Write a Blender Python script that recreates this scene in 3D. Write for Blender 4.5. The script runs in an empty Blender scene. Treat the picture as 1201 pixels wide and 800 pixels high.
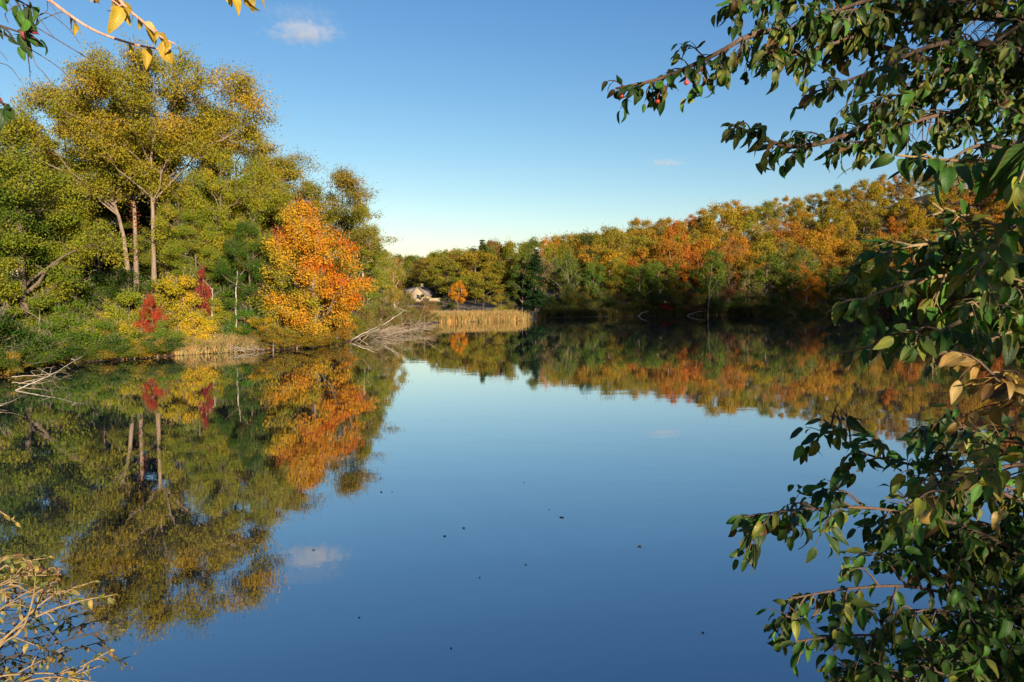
import bpy, math, random
import numpy as np
from mathutils import Vector, Matrix

R = math.radians
sc = bpy.context.scene
col = sc.collection
rnd = random.Random(7)

# ------------------------------------------------------------------ camera
FPX, CX, CY, HOR, CAMZ = 867.0, 600.5, 400.0, 350.0, 3.0
PITCH = math.atan((CY - HOR) / FPX)
cam_d = bpy.data.cameras.new('camera')
cam_d.sensor_width = 36.0
cam_d.lens = 36.0 * FPX / 1201.0
cam_d.clip_start = 0.05
cam_d.clip_end = 12000
cam = bpy.data.objects.new('camera', cam_d)
col.objects.link(cam)
cam.location = (0, 0, CAMZ)
cam.rotation_euler = (math.pi / 2 - PITCH, 0, 0)
sc.camera = cam

# ------------------------------------------------------------------ sky and sun
SUN_EL, SUN_AZ = R(11.0), R(24.0)          # behind the camera, a little to its right
world = bpy.data.worlds.new('World')
sc.world = world
world.use_nodes = True
wt = world.node_tree
bg = wt.nodes['Background']
sky = wt.nodes.new('ShaderNodeTexSky')
sky.sky_type = 'NISHITA'
sky.sun_disc = False
sky.sun_elevation = SUN_EL
sky.sun_rotation = math.pi - SUN_AZ
sky.altitude = 100
sky.air_density = 1.0
sky.dust_density = 0.6
sky.ozone_density = 1.6
bg.inputs['Strength'].default_value = 0.088
hs = wt.nodes.new('ShaderNodeHueSaturation')
hs.inputs['Saturation'].default_value = 1.12
wt.links.new(sky.outputs['Color'], hs.inputs['Color'])
# one even grade of the whole sky: deeper blue with height, paler low down
EXPO, SKYK = 1.2, 0.088
sp_ = wt.nodes.new('ShaderNodeSeparateColor'); cb_ = wt.nodes.new('ShaderNodeCombineColor')
wt.links.new(hs.outputs['Color'], sp_.inputs[0])
for ch, (g_, a_) in enumerate(((1.42, 0.95), (1.2, 0.81), (0.88, 0.835))):
    prev = sp_.outputs[ch]
    for op, val in (('MULTIPLY', SKYK * 2 ** EXPO), ('POWER', g_), ('MULTIPLY', a_ / (SKYK * 2 ** EXPO)), ('MINIMUM', 2.0 / (SKYK * 2 ** EXPO))):
        n_ = wt.nodes.new('ShaderNodeMath'); n_.operation = op; n_.inputs[1].default_value = val
        wt.links.new(prev, n_.inputs[0]); prev = n_.outputs[0]
    wt.links.new(prev, cb_.inputs[ch])
wt.links.new(cb_.outputs[0], bg.inputs['Color'])

sun_d = bpy.data.lights.new('sun', 'SUN')
sun_d.energy = 5.0
sun_d.angle = R(0.5)
sun_d.color = (1.0, 0.85, 0.66)
sun = bpy.data.objects.new('sun', sun_d)
col.objects.link(sun)
to_sun = Vector((math.sin(SUN_AZ) * math.cos(SUN_EL), -math.cos(SUN_AZ) * math.cos(SUN_EL), math.sin(SUN_EL)))
sun.rotation_euler = to_sun.to_track_quat('Z', 'Y').to_euler()

sc.view_settings.view_transform = 'Standard'
sc.view_settings.look = 'None'
sc.view_settings.gamma = 1.0
sc.view_settings.exposure = EXPO
sc.render.engine = 'CYCLES'
cy = sc.cycles
cy.max_bounces = 6
cy.diffuse_bounces = 3
cy.glossy_bounces = 3
cy.transmission_bounces = 4
cy.transparent_max_bounces = 8
cy.volume_bounces = 2
cy.use_denoising = True
cy.caustics_reflective = False
cy.caustics_refractive = False

# ------------------------------------------------------------------ helpers
def at(px, py, Y):
    """World point seen at a photo pixel, Y metres ahead of the camera."""
    a, b = (px - CX) / FPX, (CY - py) / FPX
    d = Vector((a, math.cos(PITCH) + b * math.sin(PITCH), -math.sin(PITCH) + b * math.cos(PITCH)))
    return Vector((0, 0, CAMZ)) + d * (Y / d.y)

def shore_at(px, py):
    a, b = (px - CX) / FPX, (CY - py) / FPX
    d = Vector((a, math.cos(PITCH) + b * math.sin(PITCH), -math.sin(PITCH) + b * math.cos(PITCH)))
    p = Vector((0, 0, CAMZ)) + d * (CAMZ / -d.z)
    return (p.x, p.y)

def tag(o, label=None, cat=None, group=None, kind=None):
    if label: o['label'] = label
    if cat: o['category'] = cat
    if group: o['group'] = group
    if kind: o['kind'] = kind
    return o

def link(o, parent=None):
    col.objects.link(o)
    if parent is not None: o.parent = parent
    return o

def new_obj(name, data, parent=None, mat=None):
    o = bpy.data.objects.new(name, data)
    if mat is not None and len(data.materials) == 0: data.materials.append(mat)
    return link(o, parent)

def empty(name, loc, rz=0.0, scale=(1, 1, 1)):
    o = bpy.data.objects.new(name, None)
    o.empty_display_size = 0.2
    o.location = loc; o.rotation_euler = (0, 0, rz); o.scale = scale
    return link(o)

def np_mesh(name, v, f, face_attr=None, smooth=False, uv=None):
    """Mesh from numpy: v (n,3), f (m,k) of one polygon size, or a list of such arrays."""
    me = bpy.data.meshes.new(name)
    v = np.asarray(v, dtype=np.float32)
    fs = [np.asarray(x, dtype=np.int32) for x in (f if isinstance(f, list) and isinstance(f[0], np.ndarray) else [f]) if len(x)]
    me.vertices.add(len(v)); me.vertices.foreach_set('co', v.ravel())
    nl = sum(x.size for x in fs); npoly = sum(len(x) for x in fs)
    me.loops.add(nl); me.loops.foreach_set('vertex_index', np.concatenate([x.ravel() for x in fs]))
    tot = np.concatenate([np.full(len(x), x.shape[1], np.int32) for x in fs])
    me.polygons.add(npoly)
    me.polygons.foreach_set('loop_start', np.concatenate([[0], np.cumsum(tot)[:-1]]).astype(np.int32))
    if smooth: me.polygons.foreach_set('use_smooth', np.ones(npoly, bool))
    if face_attr is not None:
        for k, a in face_attr.items():
            a = np.asarray(a, np.float32)
            if a.ndim == 1:
                at_ = me.attributes.new(k, 'FLOAT', 'FACE'); at_.data.foreach_set('value', a)
            else:
                at_ = me.attributes.new(k, 'FLOAT_COLOR', 'FACE')
                at_.data.foreach_set('color', np.hstack([a, np.ones((len(a), 1), np.float32)]).ravel())
    me.update(calc_edges=True)
    if uv is not None:
        lay = me.uv_layers.new(name='UVMap')
        idx = np.concatenate([x.ravel() for x in fs])
        lay.data.foreach_set('uv', np.asarray(uv, np.float32)[idx].ravel())
    me.validate()
    return me

def unit(a):
    return a / np.maximum(np.linalg.norm(a, axis=-1, keepdims=True), 1e-9)

class Tubes:
    def __init__(s): s.v, s.f, s.n = [], [], 0
    def add(s, pts, rad, sides=6):
        pts = np.asarray(pts, float); k = len(pts)
        rad = np.asarray(rad, float) * np.ones(k)
        t = unit(np.gradient(pts, axis=0))
        ref = np.array([0.0, 0, 1]) if abs(t[:, 2]).mean() < 0.8 else np.array([1.0, 0, 0])
        u = unit(np.cross(t, ref)); w = np.cross(t, u)
        ang = np.linspace(0, 2 * np.pi, sides, endpoint=False)
        ring = pts[:, None, :] + rad[:, None, None] * (np.cos(ang)[None, :, None] * u[:, None, :] + np.sin(ang)[None, :, None] * w[:, None, :])
        s.v.append(ring.reshape(-1, 3))
        i = np.arange(k - 1)[:, None] * sides; j = np.arange(sides)[None, :]; jn = (j + 1) % sides
        s.f.append(np.stack([i + j, i + jn, i + sides + jn, i + sides + j], -1).reshape(-1, 4) + s.n)
        s.n += k * sides
    def mesh(s, name):
        return np_mesh(name, np.concatenate(s.v), np.concatenate(s.f), smooth=True)

def curve_pts(ctrl, n):
    """Catmull-Rom through control points."""
    c = [np.asarray(p, float) for p in ctrl]
    c = [2 * c[0] - c[1]] + c + [2 * c[-1] - c[-2]]
    out = []
    segs = len(c) - 3
    for i in range(n):
        x = i / (n - 1) * segs; k = min(int(x), segs - 1); t = x - k
        p0, p1, p2, p3 = c[k:k + 4]
        out.append(0.5 * ((2 * p1) + (-p0 + p2) * t + (2 * p0 - 5 * p1 + 4 * p2 - p3) * t * t + (-p0 + 3 * p1 - 3 * p2 + p3) * t ** 3))
    return np.array(out)

# ------------------------------------------------------------------ materials
def new_mat(name):
    m = bpy.data.materials.new(name); m.use_nodes = True
    nt = m.node_tree
    for n in list(nt.nodes): nt.nodes.remove(n)
    return m, nt, nt.nodes.new('ShaderNodeOutputMaterial')

def N(nt, kind, **kw):
    n = nt.nodes.new('ShaderNode' + kind)
    for k, v in kw.items(): setattr(n, k, v)
    return n

def ramp(nt, stops, fac):
    r = N(nt, 'ValToRGB'); e = r.color_ramp.elements
    while len(e) < len(stops): e.new(0.5)
    for x, (p, c) in zip(e, stops): x.position = p; x.color = (*c, 1) if len(c) == 3 else c
    nt.links.new(fac, r.inputs['Fac'])
    return r.outputs['Color']

def noise(nt, scale, detail=4, rough=0.6, vec=None, out='Fac'):
    n = N(nt, 'TexNoise'); n.inputs['Scale'].default_value = scale
    n.inputs['Detail'].default_value = detail; n.inputs['Roughness'].default_value = rough
    if vec is not None: nt.links.new(vec, n.inputs['Vector'])
    return n.outputs[out]

def mixc(nt, a, b, fac, blend='MIX'):
    m = N(nt, 'Mix', data_type='RGBA', blend_type=blend)
    for sock, val in ((m.inputs[0], fac), (m.inputs[6], a), (m.inputs[7], b)):
        if hasattr(val, 'is_linked'): nt.links.new(val, sock)
        else: sock.default_value = val if not isinstance(val, tuple) else (*val, 1)
    return m.outputs[2]

def crown_material(name, stops, use_obj=True, trans=0.28):
    """Leaves: object colour times a per-leaf tint; diffuse with light passing through."""
    m, nt, out = new_mat(name)
    a = N(nt, 'Attribute', attribute_name='tint')
    c = ramp(nt, stops, a.outputs['Fac'])
    if use_obj:
        oi = N(nt, 'ObjectInfo')
        c = mixc(nt, oi.outputs['Color'], c, 1.0, 'MULTIPLY')
    d = N(nt, 'BsdfDiffuse'); t = N(nt, 'BsdfTranslucent'); mx = N(nt, 'MixShader')
    mx.inputs[0].default_value = trans
    nt.links.new(c, d.inputs['Color']); nt.links.new(c, t.inputs['Color'])
    nt.links.new(d.outputs[0], mx.inputs[1]); nt.links.new(t.outputs[0], mx.inputs[2])
    nt.links.new(mx.outputs[0], out.inputs['Surface'])
    return m

M_LEAF = crown_material('foliage', [(0.0, (0.45, 0.72, 0.55)), (0.35, (0.8, 0.95, 0.8)), (0.7, (1.15, 1.05, 1.0)), (1.0, (1.75, 1.25, 0.9))])
M_MAPLE = crown_material('maple_foliage', [(0.0, (0.22, 0.21, 0.02)), (0.25, (0.46, 0.29, 0.025)), (0.5, (0.50, 0.22, 0.018)), (0.75, (0.50, 0.14, 0.012)), (1.0, (0.42, 0.075, 0.01))], use_obj=False)

def bark_material(name, dark, light, scale=6):
    m, nt, out = new_mat(name)
    tc = N(nt, 'TexCoord'); mp = N(nt, 'Mapping'); mp.inputs['Scale'].default_value = (1, 1, 0.18)
    nt.links.new(tc.outputs['Object'], mp.inputs['Vector'])
    f = noise(nt, scale, 6, 0.7, mp.outputs['Vector'])
    c = ramp(nt, [(0.3, dark), (0.7, light)], f)
    oi = N(nt, 'ObjectInfo'); c = mixc(nt, oi.outputs['Color'], c, 1.0, 'MULTIPLY')
    p = N(nt, 'BsdfPrincipled'); p.inputs['Roughness'].default_value = 0.9
    b = N(nt, 'Bump'); b.inputs['Strength'].default_value = 0.6; b.inputs['Distance'].default_value = 0.04
    nt.links.new(f, b.inputs['Height']); nt.links.new(b.outputs[0], p.inputs['Normal'])
    nt.links.new(c, p.inputs['Base Color']); nt.links.new(p.outputs[0], out.inputs['Surface'])
    return m

M_BARK = bark_material('bark', (0.10, 0.075, 0.055), (0.27, 0.21, 0.16))
M_PALE = bark_material('pale_bark', (0.26, 0.22, 0.17), (0.50, 0.44, 0.36), 9)
M_DEAD = bark_material('weathered_wood', (0.16, 0.12, 0.08), (0.42, 0.33, 0.23), 9)
M_TWIG = bark_material('twig_bark', (0.06, 0.036, 0.024), (0.17, 0.10, 0.06), 60)
M_GOLDTWIG = bark_material('straw_stem', (0.17, 0.11, 0.05), (0.35, 0.245, 0.115), 60)
M_DARKTWIG = bark_material('dark_stem', (0.03, 0.022, 0.016), (0.08, 0.06, 0.04), 60)

# ------------------------------------------------------------------ the land
poly = [(-3.2, 4.75), (-8, 6.2), (-17, 13), (-23, 22), (-23.5, 27)]
poly += [shore_at(*q) for q in [(0, 441), (40, 431), (94, 425), (156, 421), (219, 416.5), (265, 414), (300, 412), (344, 409.5), (387, 405),
         (420, 399), (446, 392), (470, 386), (495, 381), (520, 378), (615, 376.5), (640, 373), (720, 371), (800, 370), (900, 369.5), (1000, 369), (1100, 369), (1201, 370)]]
poly += [(112, 122), (124, 92), (108, 60), (62, 34), (26, 14), (9, 6.2), (3.2, 4.75)]
POLY = np.array(poly)

def pond_dist(x, y):
    """Signed distance to the pond's edge: positive on land."""
    x = np.asarray(x, float); y = np.asarray(y, float)
    shp = np.broadcast(x, y).shape
    p = np.stack([np.broadcast_to(x, shp).ravel(), np.broadcast_to(y, shp).ravel()], -1)
    best = np.full(len(p), 1e18); inside = np.zeros(len(p), bool)
    A = POLY; B = np.roll(POLY, -1, 0)
    for a, b in zip(A, B):
        ab = b - a; t = np.clip(((p - a) @ ab) / (ab @ ab), 0, 1)
        d = ((p - a - t[:, None] * ab) ** 2).sum(1); best = np.minimum(best, d)
        cond = (a[1] > p[:, 1]) != (b[1] > p[:, 1])
        with np.errstate(divide='ignore', invalid='ignore'):
            xi = (b[0] - a[0]) * (p[:, 1] - a[1]) / (b[1] - a[1]) + a[0]
        inside ^= cond & (p[:, 0] < xi)
    d = np.sqrt(best)
    return np.where(inside, -d, d).reshape(shp)

def sstep(a, b, x):
    t = np.clip((x - a) / (b - a), 0, 1); return t * t * (3 - 2 * t)

def vnoise(x, y, s, seed=0):
    x = np.asarray(x) / s; y = np.asarray(y) / s
    return (np.sin(x * 1.7 + y * 0.9 + seed) + np.sin(x * -0.8 + y * 2.1 + seed * 2.3) + np.sin(x * 3.1 - y * 1.3 + seed * 0.7) * 0.5 + np.sin(x * 2.3 + y * 3.7 + seed * 1.9) * 0.5) / 3.0

def ground_z(x, y):
    x = np.asarray(x, float); y = np.asarray(y, float)
    s = pond_dist(x, y)
    u = x / np.maximum(y, 1.0)
    hm = np.interp(u, [-0.2, -0.1, -0.04, 0.03, 0.115, 0.28, 0.42, 0.55, 0.8], [2.6, 2.6, 3.2, 5, 10, 19, 26, 33, 37])
    far = hm * sstep(3, 95, s) + 0.5 * sstep(0, 3, s)
    leftb = 3.4 * sstep(0, 12, s) + 2.5 * sstep(12, 60, s)
    near = 1.35 * np.clip(s / 2.6, 0, 1) + 4.0 * sstep(6, 50, s)
    rightb = 0.8 * sstep(0, 3, s) + 17 * sstep(4, 48, s)
    wl = sstep(-0.09, -0.2, u) * sstep(14, 24, y) * sstep(140, 70, y)
    wf = sstep(80, 95, y) * (1 - wl)
    wr = sstep(30, 75, x) * sstep(110, 90, y) * (1 - wf)
    wn = np.clip(1 - wl - wf - wr, 0, 1)
    land = far * wf + leftb * wl + rightb * wr + near * wn
    land = land + (0.12 * vnoise(x, y, 1.3, 2) + 0.35 * vnoise(x, y, 9, 5)) * sstep(1, 8, s) + 0.10
    basin = -0.25 - 1.2 * sstep(0, 4, -s)
    k = sstep(-0.35, 0.25, s)
    return basin * (1 - k) + land * k

def gz(x, y): return float(ground_z(np.array([x]), np.array([y]))[0])

def axis(lo, hi, step, far, n):
    g = np.geomspace(step, far, n)
    return np.concatenate([(lo - np.cumsum(g))[::-1], np.arange(lo, hi + step / 2, step), hi + np.cumsum(g)])

def sheet(xs, ys):
    X, Y = np.meshgrid(xs, ys); nx, ny = len(xs), len(ys)
    i = np.arange(ny - 1)[:, None] * nx + np.arange(nx - 1)[None, :]
    return X, Y, np.stack([i, i + 1, i + nx + 1, i + nx], -1).reshape(-1, 4)

X, Y, F = sheet(axis(-60, 130, 0.9, 900, 20), axis(-20, 160, 0.9, 900, 20))
Z = ground_z(X, Y)
m, nt, out = new_mat('forest_soil')
tc = N(nt, 'TexCoord'); pos = tc.outputs['Object']
f1 = noise(nt, 0.35, 5, 0.6, pos); f2 = noise(nt, 6.0, 6, 0.7, pos); f3 = noise(nt, 40, 3, 0.7, pos)
c1 = ramp(nt, [(0.35, (0.085, 0.06, 0.035)), (0.55, (0.20, 0.145, 0.075)), (0.75, (0.13, 0.12, 0.045))], f1)
c2 = ramp(nt, [(0.3, (0.06, 0.042, 0.028)), (0.6, (0.24, 0.165, 0.085)), (0.8, (0.33, 0.23, 0.12))], f2)
c = mixc(nt, c1, c2, 0.6)
sx = N(nt, 'SeparateXYZ'); nt.links.new(pos, sx.inputs[0])
mr = N(nt, 'MapRange'); mr.inputs['From Min'].default_value = 0.02; mr.inputs['From Max'].default_value = 0.3
nt.links.new(sx.outputs['Z'], mr.inputs['Value'])
c = mixc(nt, (0.035, 0.026, 0.018), c, mr.outputs[0])          # wet mud along the waterline
p = N(nt, 'BsdfPrincipled'); p.inputs['Roughness'].default_value = 0.95
b = N(nt, 'Bump'); b.inputs['Strength'].default_value = 0.8; b.inputs['Distance'].default_value = 0.08
nt.links.new(f2, b.inputs['Height']); nt.links.new(b.outputs[0], p.inputs['Normal'])
nt.links.new(c, p.inputs['Base Color']); nt.links.new(p.outputs[0], out.inputs['Surface'])
ground = new_obj('ground', np_mesh('ground', np.stack([X.ravel(), Y.ravel(), Z.ravel()], -1), F, smooth=True), mat=m)
tag(ground, 'leaf littered wooded banks and hill around the pond', kind='structure')

# water
wx, wy, WF = sheet(np.linspace(-40, 132, 60), np.linspace(3.5, 152, 60))
m, nt, out = new_mat('pond_water')
tc = N(nt, 'TexCoord'); mp = N(nt, 'Mapping'); nt.links.new(tc.outputs['Object'], mp.inputs['Vector'])
mp.inputs['Scale'].default_value = (0.55, 1.0, 1.0)
w1 = noise(nt, 1.1, 2, 0.5, mp.outputs['Vector']); w2 = noise(nt, 6.0, 3, 0.55, mp.outputs['Vector'])
w3 = noise(nt, 0.12, 2, 0.5, mp.outputs['Vector'])
ma = N(nt, 'Math', operation='MULTIPLY_ADD'); ma.inputs[1].default_value = 0.22
nt.links.new(w2, ma.inputs[0]); nt.links.new(w1, ma.inputs[2])
amp = ramp(nt, [(0.35, (0.35,) * 3), (0.65, (1, 1, 1))], w3)
b = N(nt, 'Bump'); b.inputs['Distance'].default_value = 0.012
mm = N(nt, 'Math', operation='MULTIPLY'); mm.inputs[1].default_value = 0.2
nt.links.new(amp, mm.inputs[0]); nt.links.new(mm.outputs[0], b.inputs['Strength'])
nt.links.new(ma.outputs[0], b.inputs['Height'])
lw_ = N(nt, 'LayerWeight'); lw_.inputs['Blend'].default_value = 0.5
nt.links.new(b.outputs[0], lw_.inputs['Normal'])
pw_ = N(nt, 'Math', operation='POWER'); pw_.inputs[1].default_value = 3.0; nt.links.new(lw_.outputs['Facing'], pw_.inputs[0])
fr = N(nt, 'Math', operation='MULTIPLY_ADD'); fr.inputs[1].default_value = 0.60; fr.inputs[2].default_value = 0.355; nt.links.new(pw_.outputs[0], fr.inputs[0])
dif = N(nt, 'BsdfDiffuse'); dif.inputs['Color'].default_value = (0.012, 0.024, 0.038, 1)
gl = N(nt, 'BsdfGlossy'); gl.inputs['Roughness'].default_value = 0.004; gl.inputs['Color'].default_value = (0.97, 0.965, 0.95, 1)
nt.links.new(b.outputs[0], gl.inputs['Normal'])
mx = N(nt, 'MixShader'); nt.links.new(fr.outputs[0], mx.inputs[0]); nt.links.new(dif.outputs[0], mx.inputs[1]); nt.links.new(gl.outputs[0], mx.inputs[2])
nt.links.new(mx.outputs[0], out.inputs['Surface'])
water = new_obj('water', np_mesh('water', np.stack([wx.ravel(), wy.ravel(), np.zeros(wx.size)], -1), WF, smooth=True), mat=m)
tag(water, 'still blue pond mirroring the autumn trees', kind='structure')

# ------------------------------------------------------------------ trees
PROFILE = {
    'round': lambda t: np.sin(np.pi * np.clip(t, 0, 1) ** 0.85) ** 0.6,
    'egg':   lambda t: np.clip(np.sin(np.pi * np.clip(t, 0.02, 1) ** 0.62), 0, 1) ** 0.75,
    'spread': lambda t: np.clip(np.sin(np.pi * np.clip(t, 0, 1) ** 1.35), 0, 1) ** 0.6,
    'column': lambda t: np.clip(np.sin(np.pi * np.clip(t, 0, 1) ** 0.7), 0, 1) ** 0.5,
    'cone':  lambda t: np.clip(1.02 - t, 0, 1) ** 0.9,
}

def leaves_quads(c, size, r, droop=0.25, tint=None, aspect=0.55, hint=None):
    """Small folded leaf faces at points c."""
    n = len(c)
    a = unit(r.normal(size=(n, 3)) + np.array([0, 0, -droop]))
    nn = unit(r.normal(size=(n, 3)) + np.array([0, 0, 0.7])) if hint is None else unit(r.normal(size=(n, 3)) * .6 + hint * .9 + np.array([0, 0, .45]))
    b = unit(np.cross(nn, a)); L = size * r.uniform(0.6, 1.25, (n, 1))
    up = np.cross(a, b) * L * 0.12
    v = np.stack([c - a * L * 0.5, c + b * L * aspect * 0.5 + up, c + a * L * 0.5, c - b * L * aspect * 0.5 + up], 1).reshape(-1, 3)
    f = np.arange(n * 4).reshape(-1, 4)
    return v, f

def gen_tree(name, seed, H, W, cb=0.35, shape='round', ncl=90, nleaf=9000, lsize=0.3, r0=0.22, droop=0.25, trunk=None,
             nlimb=9, flat=0.65, shell=0.55, fork=0.85, rcl=0.13, tints=None, off=(0, 0), wisps=0.2, twig=True, lump=0.4, lobe=1.0):
    """A tapered trunk with limbs reaching every leaf clump, and a crown of many leaf faces. Returns two meshes."""
    r = np.random.default_rng(seed)
    prof = PROFILE[shape]
    if trunk is None:
        k = 7; zz = np.linspace(0, H * fork, k)
        wob = np.cumsum(r.normal(0, 0.012 * H, (k, 2)), 0); wob[0] = 0
        tp = np.column_stack([wob * np.linspace(0, 1, k)[:, None], zz])
    else:
        tp = curve_pts(trunk, 9)
    tb = Tubes()
    k = len(tp)
    rad = r0 * (1 - 0.82 * np.linspace(0, 1, k) ** 0.9)
    rad[0] *= 1.45
    tp0 = tp.copy(); tp0[0, 2] -= 0.4
    tb.add(tp0, rad, 8)
    # clump centres
    z0 = H * cb
    t = r.uniform(0, 1, ncl * 3) ** 0.9
    keep = r.uniform(0, 1, len(t)) < prof(t) ** 1.3 + 0.08
    t = t[keep][:ncl]; n = len(t)
    ang = r.uniform(0, 2 * np.pi, n); q = r.uniform(0, 1, n) ** (0.5 * (1 - shell) + 0.12)
    lob = 1 + lobe * 0.22 * np.sin(ang * 3 + seed) + lobe * 0.15 * np.sin(ang * 5 + t * 7 + seed * 1.7)
    rr = W / 2 * prof(t) * q * lob
    axisx = np.interp(z0 + t * (H - z0), tp[:, 2], tp[:, 0]); axisy = np.interp(z0 + t * (H - z0), tp[:, 2], tp[:, 1])
    C = np.column_stack([axisx + np.cos(ang) * rr + off[0] * sstep(0, .5, t), axisy + np.sin(ang) * rr + off[1] * sstep(0, .5, t), z0 + t * (H - z0) * 0.97])
    # limbs: farthest-point choice of targets
    sel = [int(np.argmax(C[:, 2]))]
    dmin = np.linalg.norm(C - C[sel[0]], axis=1)
    for _ in range(min(nlimb, n) - 1):
        j = int(np.argmax(dmin)); sel.append(j); dmin = np.minimum(dmin, np.linalg.norm(C - C[j], axis=1))
    T = C[sel]; dd = np.linalg.norm(C[:, None] - T[None], axis=2); near = T[np.argmin(dd, 1)]
    pull = lump * r.uniform(.3, 1.2, (n, 1)); pull[sel] = 0
    C = C + (near - C) * pull
    limb_pts, limb_r = [tp[2:]], [rad[2:]]
    for j in sel:
        e = C[j]
        hz = max(H * 0.12 if trunk is None else tp[-1, 2] * 0.5, min(e[2] - np.hypot(e[0], e[1]) * r.uniform(0.5, 1.0), tp[-1, 2] * 0.98))
        sx_ = np.array([np.interp(hz, tp[:, 2], tp[:, 0]), np.interp(hz, tp[:, 2], tp[:, 1]), hz])
        rs = np.interp(hz, tp[:, 2], rad) * 0.6
        mid = sx_ * 0.5 + e * 0.5 + np.array([0, 0, 0.06 * H]) * r.uniform(-0.3, 1) + r.normal(0, 0.015 * H, 3)
        pp = curve_pts([sx_, mid, e], 7) + np.vstack([np.zeros((1, 3)), r.normal(0, 0.006 * H, (6, 3))])
        rl = rs * (1 - 0.85 * np.linspace(0, 1, 7)) + 0.008
        tb.add(pp, rl, 5)
        limb_pts.append(pp[1:]); limb_r.append(rl[1:])
    LP = np.concatenate(limb_pts); LR = np.concatenate(limb_r)
    if twig:
        for i in range(n):
            if i in sel: continue
            d = np.linalg.norm(LP - C[i], axis=1) + 0.8 * np.maximum(0, LP[:, 2] - C[i][2])
            j = int(np.argmin(d)); s0 = LP[j]
            mid = (s0 + C[i]) / 2 + r.normal(0, 0.01 * H, 3) + np.array([0, 0, 0.015 * H])
            tb.add(curve_pts([s0, mid, C[i]], 4), np.linspace(min(LR[j] * 0.6, r0 * .25) + 0.004, 0.008, 4), 3)
    # fine bare twigs past the outline
    if twig:
        cc0 = np.array([axisx.mean(), axisy.mean(), z0 + 0.3 * (H - z0)])
        for i in range(n):
            for _ in range(2):
                d = unit(unit(C[i] - cc0) + r.normal(0, .35, 3) + np.array([0, 0, .25])); e = C[i] + d * rcl * W * r.uniform(.9, 2.0)
                tb.add(np.array([C[i], (C[i] + e) / 2 + r.normal(0, .03 * W, 3) * .3, e]), np.array([.014, .009, .004]), 3)
    # leaves
    w = r.uniform(0.5, 1.5, n); cnt = np.maximum(3, (w / w.sum() * nleaf)).astype(int)
    ci = np.repeat(np.arange(n), cnt); mtot = len(ci)
    rc = (rcl * W * r.uniform(0.7, 1.35, n))[ci]
    g = r.normal(size=(mtot, 3)); g = unit(g) * (r.uniform(0, 1, (mtot, 1)) ** 0.45)
    P = C[ci] + g * rc[:, None] * np.array([1.15, 1.15, flat])
    # stray wisps past the outline
    wi = r.uniform(0, 1, mtot) < wisps
    outw = unit(C[ci] - np.array([axisx.mean(), axisy.mean(), z0 + 0.35 * (H - z0)]))
    P[wi] += outw[wi] * (np.abs(r.normal(0, 0.5, (wi.sum(), 1))) * rc[wi][:, None])
    if droop > 0.6: P[:, 2] -= np.abs(r.normal(0, 0.02 * H, mtot))
    P[:, 2] = np.maximum(P[:, 2], 0.05)
    v, f = leaves_quads(P, lsize, r, droop, hint=g / np.maximum(np.linalg.norm(g, axis=1, keepdims=True), 1e-6))
    ct = r.normal(0.5, 0.16, n)
    tint = np.clip(ct[ci] + r.normal(0, 0.09, mtot), 0, 1) if tints is None else tints(C, ci, P, r)
    tm = tb.mesh(name + '_trunk'); tm.materials.append(M_BARK)
    cm = np_mesh(name + '_crown', v, f, {'tint': tint}); cm.materials.append(M_LEAF)
    return {'H': H, 'W': W, 'trunk': tm, 'crown': cm}

def gen_conifer(name, seed, H, W, nleaf, lsize):
    r = np.random.default_rng(seed); tb = Tubes()
    tb.add([[0, 0, -.4], [0, 0, H * .5], [0, 0, H]], [.2, .13, .02], 7)
    P = []; tot = 0
    for lv in np.sort(r.uniform(.06, .98, 120) ** .9):
        rad = W / 2 * (1 - lv) ** 0.8 + 0.12; a = r.uniform(0, 2 * np.pi)
        L = rad * r.uniform(.5, 1.2); z = lv * H
        d = np.array([math.cos(a), math.sin(a), 0]); e = np.array([0, 0, z]) + d * L + np.array([0, 0, -r.uniform(.05, .4) * L])
        tb.add(np.array([[0, 0, z], (np.array([0, 0, z]) + e) / 2 + [0, 0, .05 * L], e]), [.05, .03, .01], 3)
        k = int(10 + 55 * L / (W / 2)); s = r.uniform(0.1, 1, (k, 1))
        P.append(np.array([0, 0, z]) + s * (e - np.array([0, 0, z])) + r.normal(0, 1, (k, 3)) * np.array([.2, .2, .16]) * (0.5 + 1.2 * (1 - s)) * L * .5)
    P = np.concatenate(P); P = P[r.permutation(len(P))]
    P = np.concatenate([P + r.normal(0, .12, P.shape) * [1, 1, .5] for _ in range(2)])
    v, f = leaves_quads(P, lsize, r, .5, aspect=.3)
    tm = tb.mesh(name + '_trunk'); tm.materials.append(M_BARK)
    cm = np_mesh(name + '_crown', v, f, {'tint': np.clip(r.normal(.4, .15, len(P)), 0, 1)}); cm.materials.append(M_LEAF)
    return {'H': H, 'W': W, 'trunk': tm, 'crown': cm}

def gen_bare(name, seed, H, W):
    r = np.random.default_rng(seed); tb = Tubes()
    def grow(p, d, L, rad, lev):
        n = 5; pts = [p]
        for i in range(n - 1):
            d = unit(d + r.normal(0, .13, 3) + np.array([0, 0, .05])); pts.append(pts[-1] + d * L / (n - 1))
        pts = np.array(pts); tb.add(pts, np.linspace(rad, rad * .45, n), 6 if lev == 0 else 4)
        if lev < 3:
            for i in range([5, 4, 3][lev]):
                t = r.uniform(.35, 1); b = pts[int(t * (n - 1))]
                dd = unit(d + r.normal(0, .6, 3) + np.array([0, 0, .15])); grow(b, dd, L * r.uniform(.4, .62), rad * .5, lev + 1)
    grow(np.array([0, 0, -.3]), np.array([0, 0, 1.0]), H * .6, .13, 0)
    tm = tb.mesh(name); tm.materials.append(M_PALE)
    return {'H': H, 'W': W, 'trunk': tm, 'crown': None}

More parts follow.
